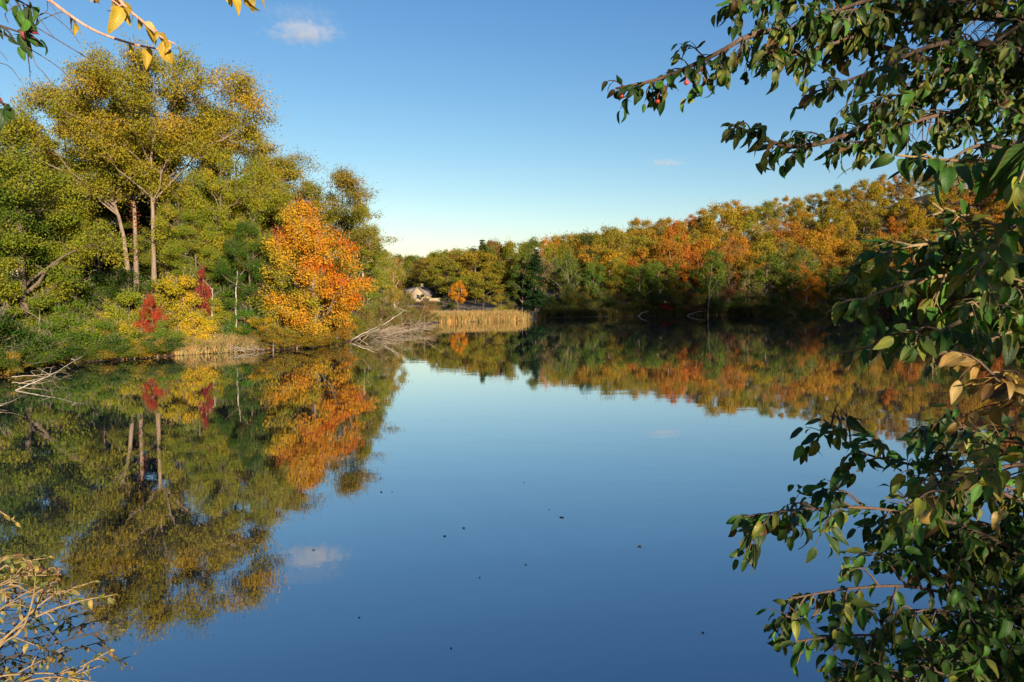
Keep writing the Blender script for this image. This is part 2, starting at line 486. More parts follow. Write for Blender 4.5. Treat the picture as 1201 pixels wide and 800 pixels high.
def plant(p, name, x, y, H, W, color, label, cat='tree', group=None, rz=None, z=None, bark=(1, 1, 1), crown='crown', trunk='trunk', tilt=0):
    """One tree: an Empty at its foot with its trunk and its crown."""
    zz = gz(x, y) if z is None else z
    e = empty(name, (x, y, zz), rnd.uniform(0, 6.28) if rz is None else rz, (W / p['W'], W / p['W'], H / p['H']))
    e.rotation_euler[0] = tilt
    tag(e, label, cat, group)
    t = bpy.data.objects.new(trunk, p['trunk']); link(t, e); t.color = (*bark, 1)
    if p['crown'] is not None:
        c = bpy.data.objects.new(crown, p['crown']); link(c, e); c.color = (color[0] * 1.15, color[1] * 1.15, color[2], 1)
    return e

def top_H(px, py, Y, x=None):
    q = at(px, py, Y); return q.x, q.z - gz(q.x, Y)

# colours (albedo of a leaf)
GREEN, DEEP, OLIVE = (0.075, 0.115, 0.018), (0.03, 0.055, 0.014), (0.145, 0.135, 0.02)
GOLDOL, GOLD, ORANGE = (0.215, 0.155, 0.02), (0.33, 0.20, 0.022), (0.36, 0.125, 0.014)
RUST, RED, LIME, YELLOW = (0.24, 0.075, 0.016), (0.33, 0.035, 0.018), (0.155, 0.175, 0.022), (0.40, 0.27, 0.025)
BROWN, GREY = (0.16, 0.095, 0.035), (0.11, 0.10, 0.045)

# --- near prototypes
NP = [gen_tree('bank_tree_%d' % i, 20 + i, 13, 8, cb, sh, 170, 40000, 0.135, 0.2, dr, nlimb=17, rcl=0.08)
      for i, (cb, sh, dr) in enumerate([(0.2, 'round', 0.5), (0.12, 'egg', 0.9), (0.3, 'round', 0.3), (0.15, 'column', 0.8)])]
SPARSE = gen_tree('sparse_tree', 41, 15, 9, 0.25, 'round', 190, 28000, 0.13, 0.2, 0.3, nlimb=13, rcl=0.085, wisps=.35)
SHRUB = [gen_tree('shrub_%d' % i, 60 + i, 2.4, 2.8, 0.06, 'egg' if i % 2 else 'round', 46, 7500, 0.095, 0.05, 0.4, nlimb=7, fork=0.6, rcl=0.15) for i in range(4)]
LOWP = gen_tree('low_crowned_tree', 55, 12, 9, 0.0, 'egg', 90, 9000, 0.34, 0.2, 0.3, nlimb=8, rcl=0.12, twig=False, shell=.2)
# --- far prototypes
FP = [gen_tree('hill_tree_%d' % i, 80 + i, 13, 8.5, cb, sh, 75, 8000, 0.33, 0.2, 0.25, nlimb=11, rcl=0.11, twig=False, lump=.3)
      for i, (cb, sh) in enumerate([(0.25, 'round'), (0.3, 'egg'), (0.2, 'column'), (0.35, 'spread'), (0.3, 'round'), (0.15, 'egg')])]
FSP = [gen_tree('thin_tree_%d' % i, 100 + i, 13, 8, 0.35, 'round', 80, 3000, 0.3, 0.2, 0.2, nlimb=12, rcl=0.11) for i in range(2)]
CON = gen_conifer('conifer', 111, 15, 5.5, 5500, 0.45)
BARE = [gen_bare('bare_%d' % i, 120 + i, 9, 5) for i in range(3)]

# --- the tall trees of the wooded point: own trunks, high spreading crowns
def tall(px_base, Y, py_base, path, top, W, cb, seed, color, label, off=(0, 0), vine=None, side=None, nleaf=30000, shape='spread'):
    b = at(px_base, py_base, Y); zb = gz(b.x, Y)
    tr = [Vector((0, 0, 0))] + [at(px, py, Y) - Vector((b.x, Y, zb)) for px, py in path]
    H = at(px_base, top, Y).z - zb
    p = gen_tree('tall_%d' % seed, seed, H, W, cb, shape, 230, int(nleaf * 1.7), 0.135, 0.165, 0.5, trunk=[tuple(q) for q in tr], nlimb=16, rcl=0.07, off=off, wisps=.3, flat=.85, lump=.35)
    e = plant(p, 'tall_tree', b.x, Y, H, W, color, label, rz=0, z=zb, bark=(1.0, .92, .85))
    if side:
        tb = Tubes(); q = [at(px, py, Y) - Vector((b.x, Y, zb)) for px, py in side]
        tb.add(curve_pts([tuple(v) for v in q], 6), np.linspace(0.09, 0.035, 6), 6)
        new_obj('limb', tb.mesh('side_limb'), e, M_BARK)
    if vine:
        r = np.random.default_rng(seed + 5)
        c = curve_pts([tuple(q) for q in tr], 60); z0, z1 = vine
        k = (r.uniform(z0, z1, 900) * 59).astype(int)
        P = c[k] + unit(r.normal(size=(900, 3)) * np.array([1, 1, .2])) * np.abs(r.normal(.16, .16, (900, 1)))
        v, f = leaves_quads(P, .14, r, .6)
        vo = new_obj('vine', np_mesh('vine', v, f, {'tint': r.uniform(.2, .8, 900)}), e, M_LEAF); vo.color = (0.20, 0.06, 0.03, 1)
    return e

tall(152, 49, 338, [(147, 290), (138, 250), (122, 215), (100, 185), (85, 160)], 106, 9, .46, 201, (0.185, 0.16, 0.02), 'tall tree whose pale trunk leans away from the other two trunks on the wooded point', side=[(137, 248), (124, 234), (107, 226)])
tall(160, 50.5, 335, [(159, 280), (157, 230), (158, 190), (150, 150), (146, 120)], 84, 8.6, .45, 202, (0.185, 0.155, 0.02), 'tall tree with red vine climbing its straight trunk on the wooded point', vine=(.12, .62))
tall(181, 48, 340, [(180, 290), (179, 240), (177, 190), (181, 160), (188, 125)], 62, 11.2, .45, 203, (0.215, 0.17, 0.02), 'tallest tree of the wooded point with golden olive spreading crown and pale straight trunk', off=(0.5, 0), nleaf=42000)

def bank(proto, px, Y, top, wpx, color, label, name='broadleaf_tree', **kw):
    kw.setdefault('bark', (.6, .55, .5))
    x, H = top_H(px, top, Y)
    return plant(proto, name, x, Y, H, wpx / FPX * Y, color, label, **kw)

bank(NP[1], 22, 38, 130, 185, (0.165, 0.165, 0.02), 'large drooping yellow green tree nearest the fallen pale branches')
bank(NP[0], 78, 55, 122, 150, (0.19, 0.16, 0.02), 'broad golden olive tree beside the leaning pale trunk')
bank(NP[3], -40, 37, 120, 170, (0.09, 0.12, 0.02), 'green tree cut by the edge of the photo, beside the large drooping tree')
bank(NP[3], 252, 49, 165, 105, (0.20, 0.19, 0.02), 'leafy olive tree just behind the purple red creeper')
bank(NP[1], 292, 51, 172, 110, (0.19, 0.175, 0.02), 'olive tree between the tallest tree and the orange maple', bark=(1.2, 1.15, 1.1))
bank(NP[2], 262, 58, 118, 140, (0.24, 0.18, 0.02), 'golden olive tree standing behind the leafy olive tree')
bank(NP[0], 228, 46.5, 245, 74, (0.15, 0.17, 0.02), 'yellow green understorey tree beside the tallest trunk')
bank(NP[3], 292, 46.5, 255, 75, (0.05, 0.09, 0.016), 'dark green young tree right beside the orange maple')
bank(SPARSE, 368, 60, 178, 165, (0.20, 0.145, 0.025), 'thin olive brown tree with airy crown rising behind the orange maple')
bank(NP[2], 325, 62, 190, 120, (0.19, 0.165, 0.02), 'dense olive tree behind the orange maple beside the airy one')
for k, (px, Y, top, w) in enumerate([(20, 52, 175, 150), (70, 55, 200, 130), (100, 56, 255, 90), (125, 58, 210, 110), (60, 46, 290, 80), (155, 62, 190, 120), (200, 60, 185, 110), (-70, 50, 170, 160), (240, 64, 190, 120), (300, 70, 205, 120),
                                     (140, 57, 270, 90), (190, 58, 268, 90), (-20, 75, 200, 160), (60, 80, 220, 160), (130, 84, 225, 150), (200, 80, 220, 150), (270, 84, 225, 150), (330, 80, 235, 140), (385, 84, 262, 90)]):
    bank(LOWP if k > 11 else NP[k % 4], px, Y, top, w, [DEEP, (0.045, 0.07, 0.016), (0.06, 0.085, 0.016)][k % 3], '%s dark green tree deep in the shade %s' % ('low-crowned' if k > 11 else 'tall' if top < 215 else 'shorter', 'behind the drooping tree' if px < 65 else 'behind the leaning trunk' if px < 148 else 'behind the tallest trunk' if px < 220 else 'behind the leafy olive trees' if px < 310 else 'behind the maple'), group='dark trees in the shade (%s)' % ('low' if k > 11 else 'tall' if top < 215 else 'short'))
bank(NP[1], 396, 64, 190, 84, (0.175, 0.15, 0.022), 'olive tree filling the slope of the canopy behind the maple')
bank(NP[3], 425, 68, 236, 62, (0.185, 0.165, 0.022), 'shorter olive tree at the low end of the canopy past the maple')
bank(NP[0], 330, 58, 182, 90, (0.165, 0.15, 0.02), 'round olive tree peeking over the maple top')
bank(NP[2], 112, 52.5, 205, 60, (0.13, 0.14, 0.02), 'slim olive tree behind the leaning trunk')
bank(NP[3], 205, 50, 215, 66, (0.15, 0.15, 0.02), 'narrow olive tree right behind the tallest trunk')

# the orange maple
def maple_tint(C, ci, P, r):
    cx = P[:, 0] / 4.0; cz = (P[:, 2] - 5) / 5
    base = 0.37 + 0.30 * cx + 0.24 * cz + 0.12 * np.sin(P[:, 2] * 1.3 + P[:, 0])
    ct = r.normal(0, .13, len(C))
    return np.clip(base + ct[ci] + r.normal(0, .055, len(P)), 0, 1)
MAPLE = gen_tree('maple', 301, 10.5, 7.6, 0.02, 'egg', 260, 60000, 0.14, 0.15, 0.4, nlimb=26, rcl=0.08, shell=.3, flat=.8, tints=maple_tint, wisps=.15, lump=.35, lobe=.45)
MAPLE['crown'].materials[0] = M_MAPLE
x, H = top_H(368, 230, 46.5)
plant(MAPLE, 'maple_tree', x, 46.5, H, 128 / FPX * 46.5, (1, 1, 1), 'bright orange and yellow maple leaning over the waterline', rz=0.0)

# scrub between the maple and the house
for k, (px, Y, top, w, c, lab) in enumerate([
        (425, 62, 268, 60, LIME, 'tall lime olive sapling tree beside the orange maple'),
        (440, 70, 285, 60, GOLDOL, 'golden olive scrub tree behind the dead branch pile'),
        (446, 76, 292, 50, (0.17, 0.155, 0.03), 'pale olive scrub tree with white stems near the house'),
        (462, 84, 302, 34, GOLDOL, 'smaller golden scrub tree closest to the house'),
        (447, 64, 335, 40, (0.14, 0.12, 0.03), 'low olive brown scrub above the dead branch pile'),
        (405, 66, 250, 70, (0.12, 0.12, 0.02), 'olive tree showing just past the maple crown')]):
    bank(FSP[k % 2] if k in (2, 3) else NP[k % 4], px, Y, top, w, c, lab, name='scrub_tree', bark=(1.9, 1.8, 1.7))
for k, (px, Y, top, lean) in enumerate([(432, 66, 300, .1), (452, 70, 305, -.12)]):
    x, H = top_H(px, top, Y); plant(BARE[k], 'bare_tree', x, Y, H, 3.2, None, ['pale bare sapling nearest the orange maple', 'pale bare sapling in the middle of the scrub', 'short pale bare sapling above the dead branch pile'][k], group='bare saplings in the scrub', tilt=lean)

# shrubs on the wooded bank
SHX = np.array([0, 40, 94, 156, 219, 265, 300, 344, 387, 420, 446, 470, 495])
SHY = np.array([shore_at(*q)[1] for q in zip(SHX, [441, 431, 425, 421, 416.5, 414, 412, 409.5, 405, 399, 392, 386, 381])])
def shoreY(px): return float(np.interp(px, SHX, SHY))
def shrub(k, px, Y, top, wpx, c, label, name='shrub', **kw):
    if Y < 12: Y = shoreY(px) + Y                     # given as metres behind the waterline
    x, H = top_H(px, top, Y)
    return plant(SHRUB[k % 4], name, x, Y, max(H, .5), wpx / FPX * Y, c, label, cat='shrub', trunk='stem', crown='foliage', **kw)
for a in [(0, 130, 1.2, 366, 70, (0.24, 0.22, 0.02), 'yellow green shrub at the waterline with reddish leaf tips'),
          (1, 150, 4.5, 340, 60, (0.17, 0.19, 0.02), 'green yellow shrub at the foot of the leaning trunk'),
          (2, 100, 1.0, 374, 60, (0.10, 0.15, 0.02), 'fresh green shrub at the waterline beside the fallen branches'),
          (2, 177, 3.2, 346, 25, (0.24, 0.042, 0.02), 'crimson creeper covered bush below the tallest trunk'),
          (0, 167, 2.4, 366, 24, (0.27, 0.05, 0.02), 'low crimson bush tucked under the taller crimson one'),
          (0, 236, 5, 316, 20, (0.19, 0.025, 0.028), 'narrow purple red creeper column among olive leaves'),
          (2, 215, 5, 322, 60, (0.32, 0.23, 0.02), 'golden shrub beside the crimson bush'),
          (3, 232, 2.6, 366, 46, (0.46, 0.31, 0.025), 'bright yellow shrub above the dry bank'),
          (0, 190, 1.3, 378, 44, (0.12, 0.17, 0.02), 'green shrub at the water below the crimson bush'),
          (1, 287, 3, 362, 44, (0.05, 0.12, 0.016), 'deep green shrub at the maple foot'),
          (2, 305, 2, 372, 40, (0.34, 0.23, 0.02), 'yellow shrub hugging the maple on its landward side'),
          (3, 262, 7, 338, 60, (0.10, 0.14, 0.02), 'mid green shrub behind the dry bank'),
          (0, 60, 1.5, 380, 80, (0.08, 0.13, 0.02), 'dark green shrub over the fallen pale branches'),
          (1, 15, 2, 372, 90, (0.05, 0.09, 0.018), 'shaded bluish green shrub at the waterline corner'),
          (2, -30, 1.5, 360, 100, (0.04, 0.07, 0.018), 'shaded shrub cut by the photo edge'),
          (3, 85, 4, 352, 60, (0.11, 0.15, 0.02), 'leafy green shrub behind the fresh green one'),
          (1, 45, 5, 345, 80, (0.13, 0.16, 0.02), 'broad green shrub under the drooping tree'),
          (0, 122, .8, 388, 40, (0.30, 0.14, 0.03), 'russet tinged low shrub at the water'),
          (2, 395, 1, 368, 36, (0.38, 0.17, 0.02), 'orange low shrub under the maple by the branch pile'),
          (3, 415, 2, 368, 44, (0.16, 0.15, 0.02), 'olive low shrub at the start of the branch pile'),
          (1, 345, 1, 380, 60, (0.34, 0.20, 0.02), 'golden low shrub at the maple waterline'),
          (2, 212, .9, 392, 34, (0.20, 0.19, 0.03), 'small olive shrub at the edge of the dry bank'),
          (3, 180, 5, 350, 50, (0.28, 0.22, 0.02), 'pale yellow green shrub behind the crimson bush'),
          (0, 252, 4.5, 352, 44, (0.22, 0.20, 0.02), 'olive yellow shrub between the bright yellow one and the maple'),
          (1, 75, .5, 398, 44, (0.07, 0.10, 0.02), 'low dark shrub trailing into the water')]:
    shrub(*a)
for k in range(18):
    px = -5 + k * 13.5 if k < 15 else 320 + (k - 15) * 28
    cc, cn = [((.08, .12, .02), 'green'), ((.15, .17, .02), 'yellow green'), ((.05, .09, .018), 'dark green'), ((.24, .17, .025), 'golden')][(k * 7) % 4 if k < 15 else 3]
    mk = 'by the fallen pale branches' if px < 100 else 'below the leaning trunk' if px < 165 else 'near the crimson bushes' if px < 225 else 'under the maple'
    shrub(k, px, .15, shoreY(px) * 0 + float(np.interp(px, SHX, [441, 431, 425, 421, 416.5, 414, 412, 409.5, 405, 399, 392, 386, 381])) - rnd.uniform(18, 30), 46, cc, 'low %s shrub drooping over the waterline %s' % (cn, mk), group='low %s shrubs drooping over the waterline %s' % (cn, mk))
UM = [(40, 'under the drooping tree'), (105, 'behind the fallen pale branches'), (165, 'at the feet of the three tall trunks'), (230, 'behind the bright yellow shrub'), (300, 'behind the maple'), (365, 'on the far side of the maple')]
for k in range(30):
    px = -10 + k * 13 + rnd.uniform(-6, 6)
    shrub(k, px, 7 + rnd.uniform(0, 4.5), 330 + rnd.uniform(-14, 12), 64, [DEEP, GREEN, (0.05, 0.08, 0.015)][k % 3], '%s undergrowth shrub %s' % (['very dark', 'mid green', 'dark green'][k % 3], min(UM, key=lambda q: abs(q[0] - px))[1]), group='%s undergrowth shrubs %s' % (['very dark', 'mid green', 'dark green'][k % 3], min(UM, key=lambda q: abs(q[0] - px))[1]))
for k in range(10):
    px = 425 + k * 8
    shrub(k, px, 1.2 + rnd.uniform(0, 3), 364 - k * .2 + rnd.uniform(-6, 3), 32, [(0.17, 0.13, 0.035), (0.14, 0.13, 0.03), (0.13, 0.08, 0.04)][k % 3], '%s shrub along the shore behind the branch pile' % ['tan', 'olive tan', 'russet brown'][k % 3], group='%s shrubs behind the branch pile' % ['tan', 'olive tan', 'russet brown'][k % 3])

# --- middle distance behind the reeds
for a in [(FP[1], 537, 118, 328, 22, (0.42, 0.17, 0.018), 'small bright orange tree behind the reeds', 'maple_tree'),
          (FP[0], 567, 122, 316, 44, (0.19, 0.155, 0.022), 'round olive tree behind the reeds', 'broadleaf_tree'),
          (FP[4], 527, 140, 303, 50, (0.15, 0.14, 0.022), 'rounded olive tree behind the small orange tree', 'broadleaf_tree'),
          (FP[2], 512, 178, 292, 30, (0.15, 0.14, 0.022), 'upright olive tree beside the house', 'broadleaf_tree'),
          (CON, 566, 165, 279, 40, (0.06, 0.075, 0.025), 'dark spruce topping the trees behind the round olive tree', 'spruce_tree'),
          (CON, 628, 130, 290, 40, (0.02, 0.04, 0.018), 'dark spruce at the end of the reed bed', 'spruce_tree'),
          (CON, 612, 135, 300, 30, (0.02, 0.038, 0.018), 'shorter dark spruce beside the reed bed', 'spruce_tree'),
          (FSP[1], 494, 190, 303, 30, (0.20, 0.14, 0.04), 'tan thin tree just behind the house', 'broadleaf_tree')]:
    bank(*a[:6], a[6], name=a[7])
shrub(1, 588, 112, 346, 30, (0.26, 0.21, 0.03), 'pale olive round bush behind the reeds')
shrub(2, 500, 100, 352, 24, (0.18, 0.11, 0.05), 'brown bush at the end of the reeds')
shrub(3, 478, 150, 343, 20, (0.17, 0.14, 0.03), 'olive bush half hiding the wing of the small house')
shrub(1, 496, 150, 345, 14, (0.20, 0.15, 0.03), 'small tawny bush at the corner of the small house')
shrub(0, 520, 125, 350, 34, (0.08, 0.10, 0.02), 'green hedge-like bush before the house lawn')
for k in range(78):
    Yk = rnd.uniform(150, 250) if k < 50 else rnd.uniform(250, 330); px = rnd.uniform(440, 650)
    if Yk < 200 and 450 < px < 530: Yk += 55
    x = (px - CX) / FPX * Yk
    sky_y = np.interp(px, [440, 470, 500, 530, 560, 600, 640, 660], [292, 298, 299, 292, 288, 280, 274, 268]) + rnd.uniform(-3, 14)
    H = min(24, max(8, 3 + (HOR - sky_y) / FPX * Yk - gz(x, Yk)))
    c = rnd.choice([OLIVE, OLIVE, GOLDOL, (0.12, 0.12, 0.022), (0.09, 0.105, 0.02), BROWN])
    cn = {OLIVE: 'olive', GOLDOL: 'golden olive', BROWN: 'brown'}.get(c, 'green'); nm = '%s tree in the wood %s' % (cn, 'beyond the scrub and the house' if px < 500 else 'beyond the small orange tree' if px < 560 else 'behind the reed end')
    plant(LOWP if k % 2 or Yk > 240 else rnd.choice(FP), 'woodland_tree', x, Yk, H, rnd.uniform(7, 10), c, nm, group=nm.replace('tree', 'trees', 1))

# --- the wooded hill
SKX = [600, 640, 660, 700, 740, 770, 800, 845, 880, 900, 960, 1000, 1050, 1080, 1120, 1201, 1300]
SKY = [280, 272, 264, 258, 252, 258, 258, 236, 240, 235, 225, 217, 206, 198, 192, 186, 180]
def hill_tree(px, Y, H, W, c, label, group=None, proto=None, name='hillside_tree', bark=(1, 1, 1)):
    x = (px - CX) / FPX * Y
    return plant(proto or rnd.choice(FP), name, x, Y, H, W, c, label, group=group, bark=bark)
for px, Y, top, w, c, lab, pr in [
        (788, 150, 256, 42, (0.29, 0.105, 0.02), 'tall rust orange tree standing out of the hill foot', FP[1]),
        (845, 178, 234, 48, (0.25, 0.17, 0.02), 'large golden olive tree rising above the hill skyline', FP[0]),
        (830, 152, 280, 44, (0.32, 0.145, 0.022), 'light orange tree beside the tall rust orange one', FP[4]),
        (868, 150, 276, 44, (0.29, 0.13, 0.022), 'orange tree below the large golden skyline tree', FP[5]),
        (815, 140, 312, 26, (0.30, 0.07, 0.015), 'small reddish tree below the light orange one', FP[2]),
        (720, 150, 262, 46, (0.17, 0.14, 0.02), 'big olive gold tree at the low end of the hill', FP[0]),
        (712, 140, 292, 40, (0.31, 0.19, 0.02), 'golden tree low on the hill foot', FP[4]),
        (690, 150, 270, 30, (0.04, 0.055, 0.016), 'dark green narrow tree at the low end of the hill', FP[2]),
        (928, 152, 290, 30, (0.28, 0.085, 0.02), 'small red orange tree in the shade edge of the hill', FP[1]),
        (660, 145, 290, 40, (0.14, 0.13, 0.02), 'olive tree beside the dark spruce', FP[3])]:
    x, H = top_H(px, top, Y); hill_tree(px, Y, H, w / FPX * Y, c, lab, proto=pr)
CLASS = {'dark green': (0.055, 0.08, 0.02), 'green': (0.09, 0.115, 0.022), 'olive': (0.19, 0.14, 0.023), 'golden olive': (0.235, 0.155, 0.022), 'golden': (0.275, 0.16, 0.022), 'orange': (0.275, 0.125, 0.023), 'rust': (0.27, 0.105, 0.02), 'grey brown': (0.16, 0.125, 0.06)}
rows = [(2.5, 4.6), (8, 5.4), (14, 6), (21, 6.3), (29, 6.6), (38, 7), (48, 7.4), (59, 7.8), (71, 8.2), (84, 8.8), (98, 9.5)]
for ri, (s, step) in enumerate(rows):
    xx = -2.0
    while True:
        Yb = 131 + s * 0.95 + max(0, xx - 50) * 0.08
        px = CX + xx / Yb * FPX
        if px > 1235: break
        if px > 612 + ri * 3:
            xj, yj = xx + rnd.uniform(-1.4, 1.4), Yb + rnd.uniform(-2.2, 2.2)
            n1 = float(vnoise(xj, yj, 11, 3)); n2 = rnd.random() + 0.5 * n1
            if ri < 2: kind = ['dark green', 'green', 'olive', 'grey brown', 'green', 'rust'][int(rnd.random() * 6)]
            elif ri < 4: kind = 'green' if n2 < .15 else 'olive' if n2 < .36 else 'golden olive' if n2 < .55 else 'orange' if n2 < .85 else 'rust'
            elif ri < 7: kind = 'olive' if n2 < .2 else 'golden olive' if n2 < .42 else 'golden' if n2 < .58 else 'orange' if n2 < .95 else 'rust'
            else: kind = 'green' if n2 < .05 else 'olive' if n2 < .42 else 'golden olive' if n2 < .78 else 'golden' if n2 < .92 else 'orange'
            if px < 760 and ri > 1 and kind in ('orange', 'rust', 'golden') and rnd.random() < .7: kind = 'olive'
            H = rnd.uniform(8, 12) if ri < 2 else rnd.uniform(11, 14.5)
            cap = 3 + (HOR - np.interp(px, SKX, SKY) + rnd.uniform(-4, 5)) / FPX * yj - gz(xj, yj)
            H = max(5.5, min(H, cap))
            c = tuple(v * rnd.uniform(.85, 1.15) for v in CLASS[kind])
            where = 'at the foot of the hill by the far water' if ri < 2 else 'on the lower slope of the wooded hill' if ri < 4 else 'halfway up the wooded hill' if ri < 7 else 'along the top of the wooded hill'
            mark = min([(628, 'near the dark spruce'), (720, 'by the big olive gold tree'), (788, 'by the tall rust orange tree'), (845, 'by the large golden skyline tree'), (928, 'by the small red orange tree'), (1010, 'beyond the leaf tips of the near branches'), (1130, 'behind the near branches')], key=lambda q: abs(q[0] - px))[1]
            where = ('at the hill foot ' if ri < 2 else 'low on the hill ' if ri < 4 else 'halfway up the hill ' if ri < 7 else 'along the hill top ') + mark
            pr = FSP[rnd.randrange(2)] if rnd.random() < .1 else FP[rnd.randrange(6)]
            plant(pr, 'hillside_tree', xj, yj, H, rnd.uniform(.46, .68) * max(H, 8.5), c, '%s tree %s' % (kind, where), group='%s trees %s' % (kind, where), bark=(1.3, 1.25, 1.2) if rnd.random() < .2 else (1, 1, 1))
        xx += step * .88 * rnd.uniform(.85, 1.15)
for k, (px, Y, top, lean, lab) in enumerate([(770, 141, 285, 0, 'tall pale bare tree below the tall rust orange one'), (755, 138, 318, .25, 'leaning pale bare tree at the hill foot'), (892, 137, 322, .3, 'pale bare tree bending over the far water'), (905, 186, 232, 0, 'grey bare tree on the hill skyline'), (870, 188, 233, 0, 'bare twiggy tree beside the large golden skyline tree'), (703, 133, 330, 0, 'pale straight snag beside the far reed end')]):
    x, H = top_H(px, top, Y); plant(BARE[k % 3], 'bare_tree', x, Y, H, 5, None, lab, tilt=lean)
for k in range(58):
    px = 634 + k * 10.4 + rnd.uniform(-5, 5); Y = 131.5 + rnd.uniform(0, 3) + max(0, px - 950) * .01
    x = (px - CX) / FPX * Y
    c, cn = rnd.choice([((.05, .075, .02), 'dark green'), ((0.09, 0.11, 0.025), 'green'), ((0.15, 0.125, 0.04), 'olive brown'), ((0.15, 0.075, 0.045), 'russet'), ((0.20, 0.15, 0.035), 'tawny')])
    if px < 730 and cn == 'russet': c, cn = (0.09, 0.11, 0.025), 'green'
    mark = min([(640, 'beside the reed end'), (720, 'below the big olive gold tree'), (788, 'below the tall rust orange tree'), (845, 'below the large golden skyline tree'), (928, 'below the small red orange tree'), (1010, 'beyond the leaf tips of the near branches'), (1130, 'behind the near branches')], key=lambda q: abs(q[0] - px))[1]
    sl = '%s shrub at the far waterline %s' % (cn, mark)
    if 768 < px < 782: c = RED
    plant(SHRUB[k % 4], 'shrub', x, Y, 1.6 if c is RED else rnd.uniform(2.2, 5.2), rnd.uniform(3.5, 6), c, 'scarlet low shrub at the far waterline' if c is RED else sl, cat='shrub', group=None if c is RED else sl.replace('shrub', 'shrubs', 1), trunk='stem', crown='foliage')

# woods on the near banks behind and beside the photographer (they shade the far shore and the near leaves)
def woods(spots, name, label, seed, per=1500, ls=.7):
    r = np.random.default_rng(seed); V, Fq, n = [], [], 0; tb = Tubes()
    for x, y, H, W in spots:
        z0 = gz(x, y)
        tb.add([[x, y, z0 - .3], [x + r.normal(0, .3), y, z0 + H * .5], [x, y, z0 + H * .9]], [.25, .17, .04], 6)
        q = unit(r.normal(size=(per, 3))) * r.uniform(.3, 1, (per, 1)) ** .5
        P = np.array([x, y, z0 + H * .6]) + q * np.array([W / 2, W / 2, H * .4]) * (1 + .2 * np.sin(q[:, :1] * 9 + x))
        v, f = leaves_quads(P, ls, r, .2); V.append(v); Fq.append(f + n); n += len(v)
    o = new_obj(name, np_mesh(name, np.concatenate(V), np.concatenate(Fq), {'tint': r.uniform(.2, .8, n // 4)}), None, M_LEAF)
    o.color = (0.13, 0.12, 0.02, 1); tag(o, label, kind='stuff')
    t = new_obj('woodland_trunks', tb.mesh('woodland_trunks'), o, M_BARK); t['kind'] = 'stuff'
sp = []
for k in range(110):
    x = 62 + rnd.uniform(0, 125); y = -34 + rnd.uniform(0, 84)
    if pond_dist(np.array([x]), np.array([y]))[0] > 3: sp.append((x, y, rnd.uniform(14, 20), rnd.uniform(9, 12)))
woods(sp, 'woodland', 'wood on the near bank beside the pond, beyond the photo edge', 5, per=900, ls=1.0)
sp = [(7.0, -9.0, 6.5, 5.5), (8.8, -9.5, 11, 6.5), (-7.5, -11, 12, 7), (14, -8, 12, 8), (20, -12, 14, 9), (-14, -9, 12, 8)]
woods(sp, 'woodland', 'trees on the near bank behind the photographer', 6, per=620, ls=.36)

# ------------------------------------------------------------------ grass, reeds, litter
def blades(n, place, h, w, seed, lean=.35, zmax=None):
    r = np.random.default_rng(seed)
    xy = place(n, r); x, y = xy[:, 0], xy[:, 1]; z = ground_z(x, y)
    if zmax is not None: z = np.clip(z, -.3, zmax)
    hh = h * r.uniform(.55, 1.15, n); a = r.uniform(0, 6.28, n); ln = np.abs(r.normal(0, lean, n)) * hh; b = r.uniform(0, 6.28, n)
    dx, dy = np.cos(a) * w / 2, np.sin(a) * w / 2
    lx, ly = np.cos(b) * ln, np.sin(b) * ln
    base = np.stack([x, y, z - .03], -1)
    mid = base + np.stack([lx * .35, ly * .35, hh * .6], -1); tip = base + np.stack([lx, ly, hh], -1)
    d = np.stack([dx, dy, 0 * dx], -1)
    v = np.stack([base - d, base + d, mid + d * .8, mid - d * .8, tip + d * .15, tip - d * .15], 1).reshape(-1, 3)
    i = np.arange(n)[:, None] * 6
    f = np.concatenate([i + [0, 1, 2, 3], i + [3, 2, 4, 5]], 0)
    t = r.uniform(0, 1, n); return v, f, np.concatenate([t, t]), tip

def on_bank(px0, px1, s0, s1):
    def place(n, r):
        px = r.uniform(px0, px1, n); Y = np.interp(px, SHX, SHY) + s0 + (s1 - s0) * r.uniform(0, 1, n) ** 1.4
        return np.column_stack([(px - CX) / FPX * Y, Y])
    return place
v, f, t, _ = blades(9000, on_bank(-40, 440, 1.0, 9), .45, .035, 1, .6)
g = tag(new_obj('grass', np_mesh('grass', v, f, {'tint': t}), None, M_LEAF), 'mixed green and straw grass on the wooded bank', kind='stuff'); g.color = (0.17, 0.16, 0.04, 1)
v, f, t, _ = blades(4500, on_bank(205, 310, .1, 4), .55, .04, 2, 1.0)
g = tag(new_obj('dry_grass', np_mesh('dry_grass', v, f, {'tint': t}), None, M_LEAF), 'pale dry grass hanging over the bank beside the maple', kind='stuff'); g.color = (0.36, 0.26, 0.12, 1)
r = np.random.default_rng(3)
xy = on_bank(-60, 500, .1, 14)(14000, r); P = np.column_stack([xy, ground_z(xy[:, 0], xy[:, 1]) + .03])
v, f = leaves_quads(P, .12, r); g = tag(new_obj('fallen_leaves', np_mesh('fallen_leaves', v, f, {'tint': r.uniform(0, 1, 14000)}), None, M_LEAF), 'fallen autumn leaves strewn over the wooded bank', kind='stuff'); g.color = (0.26, 0.14, 0.035, 1)
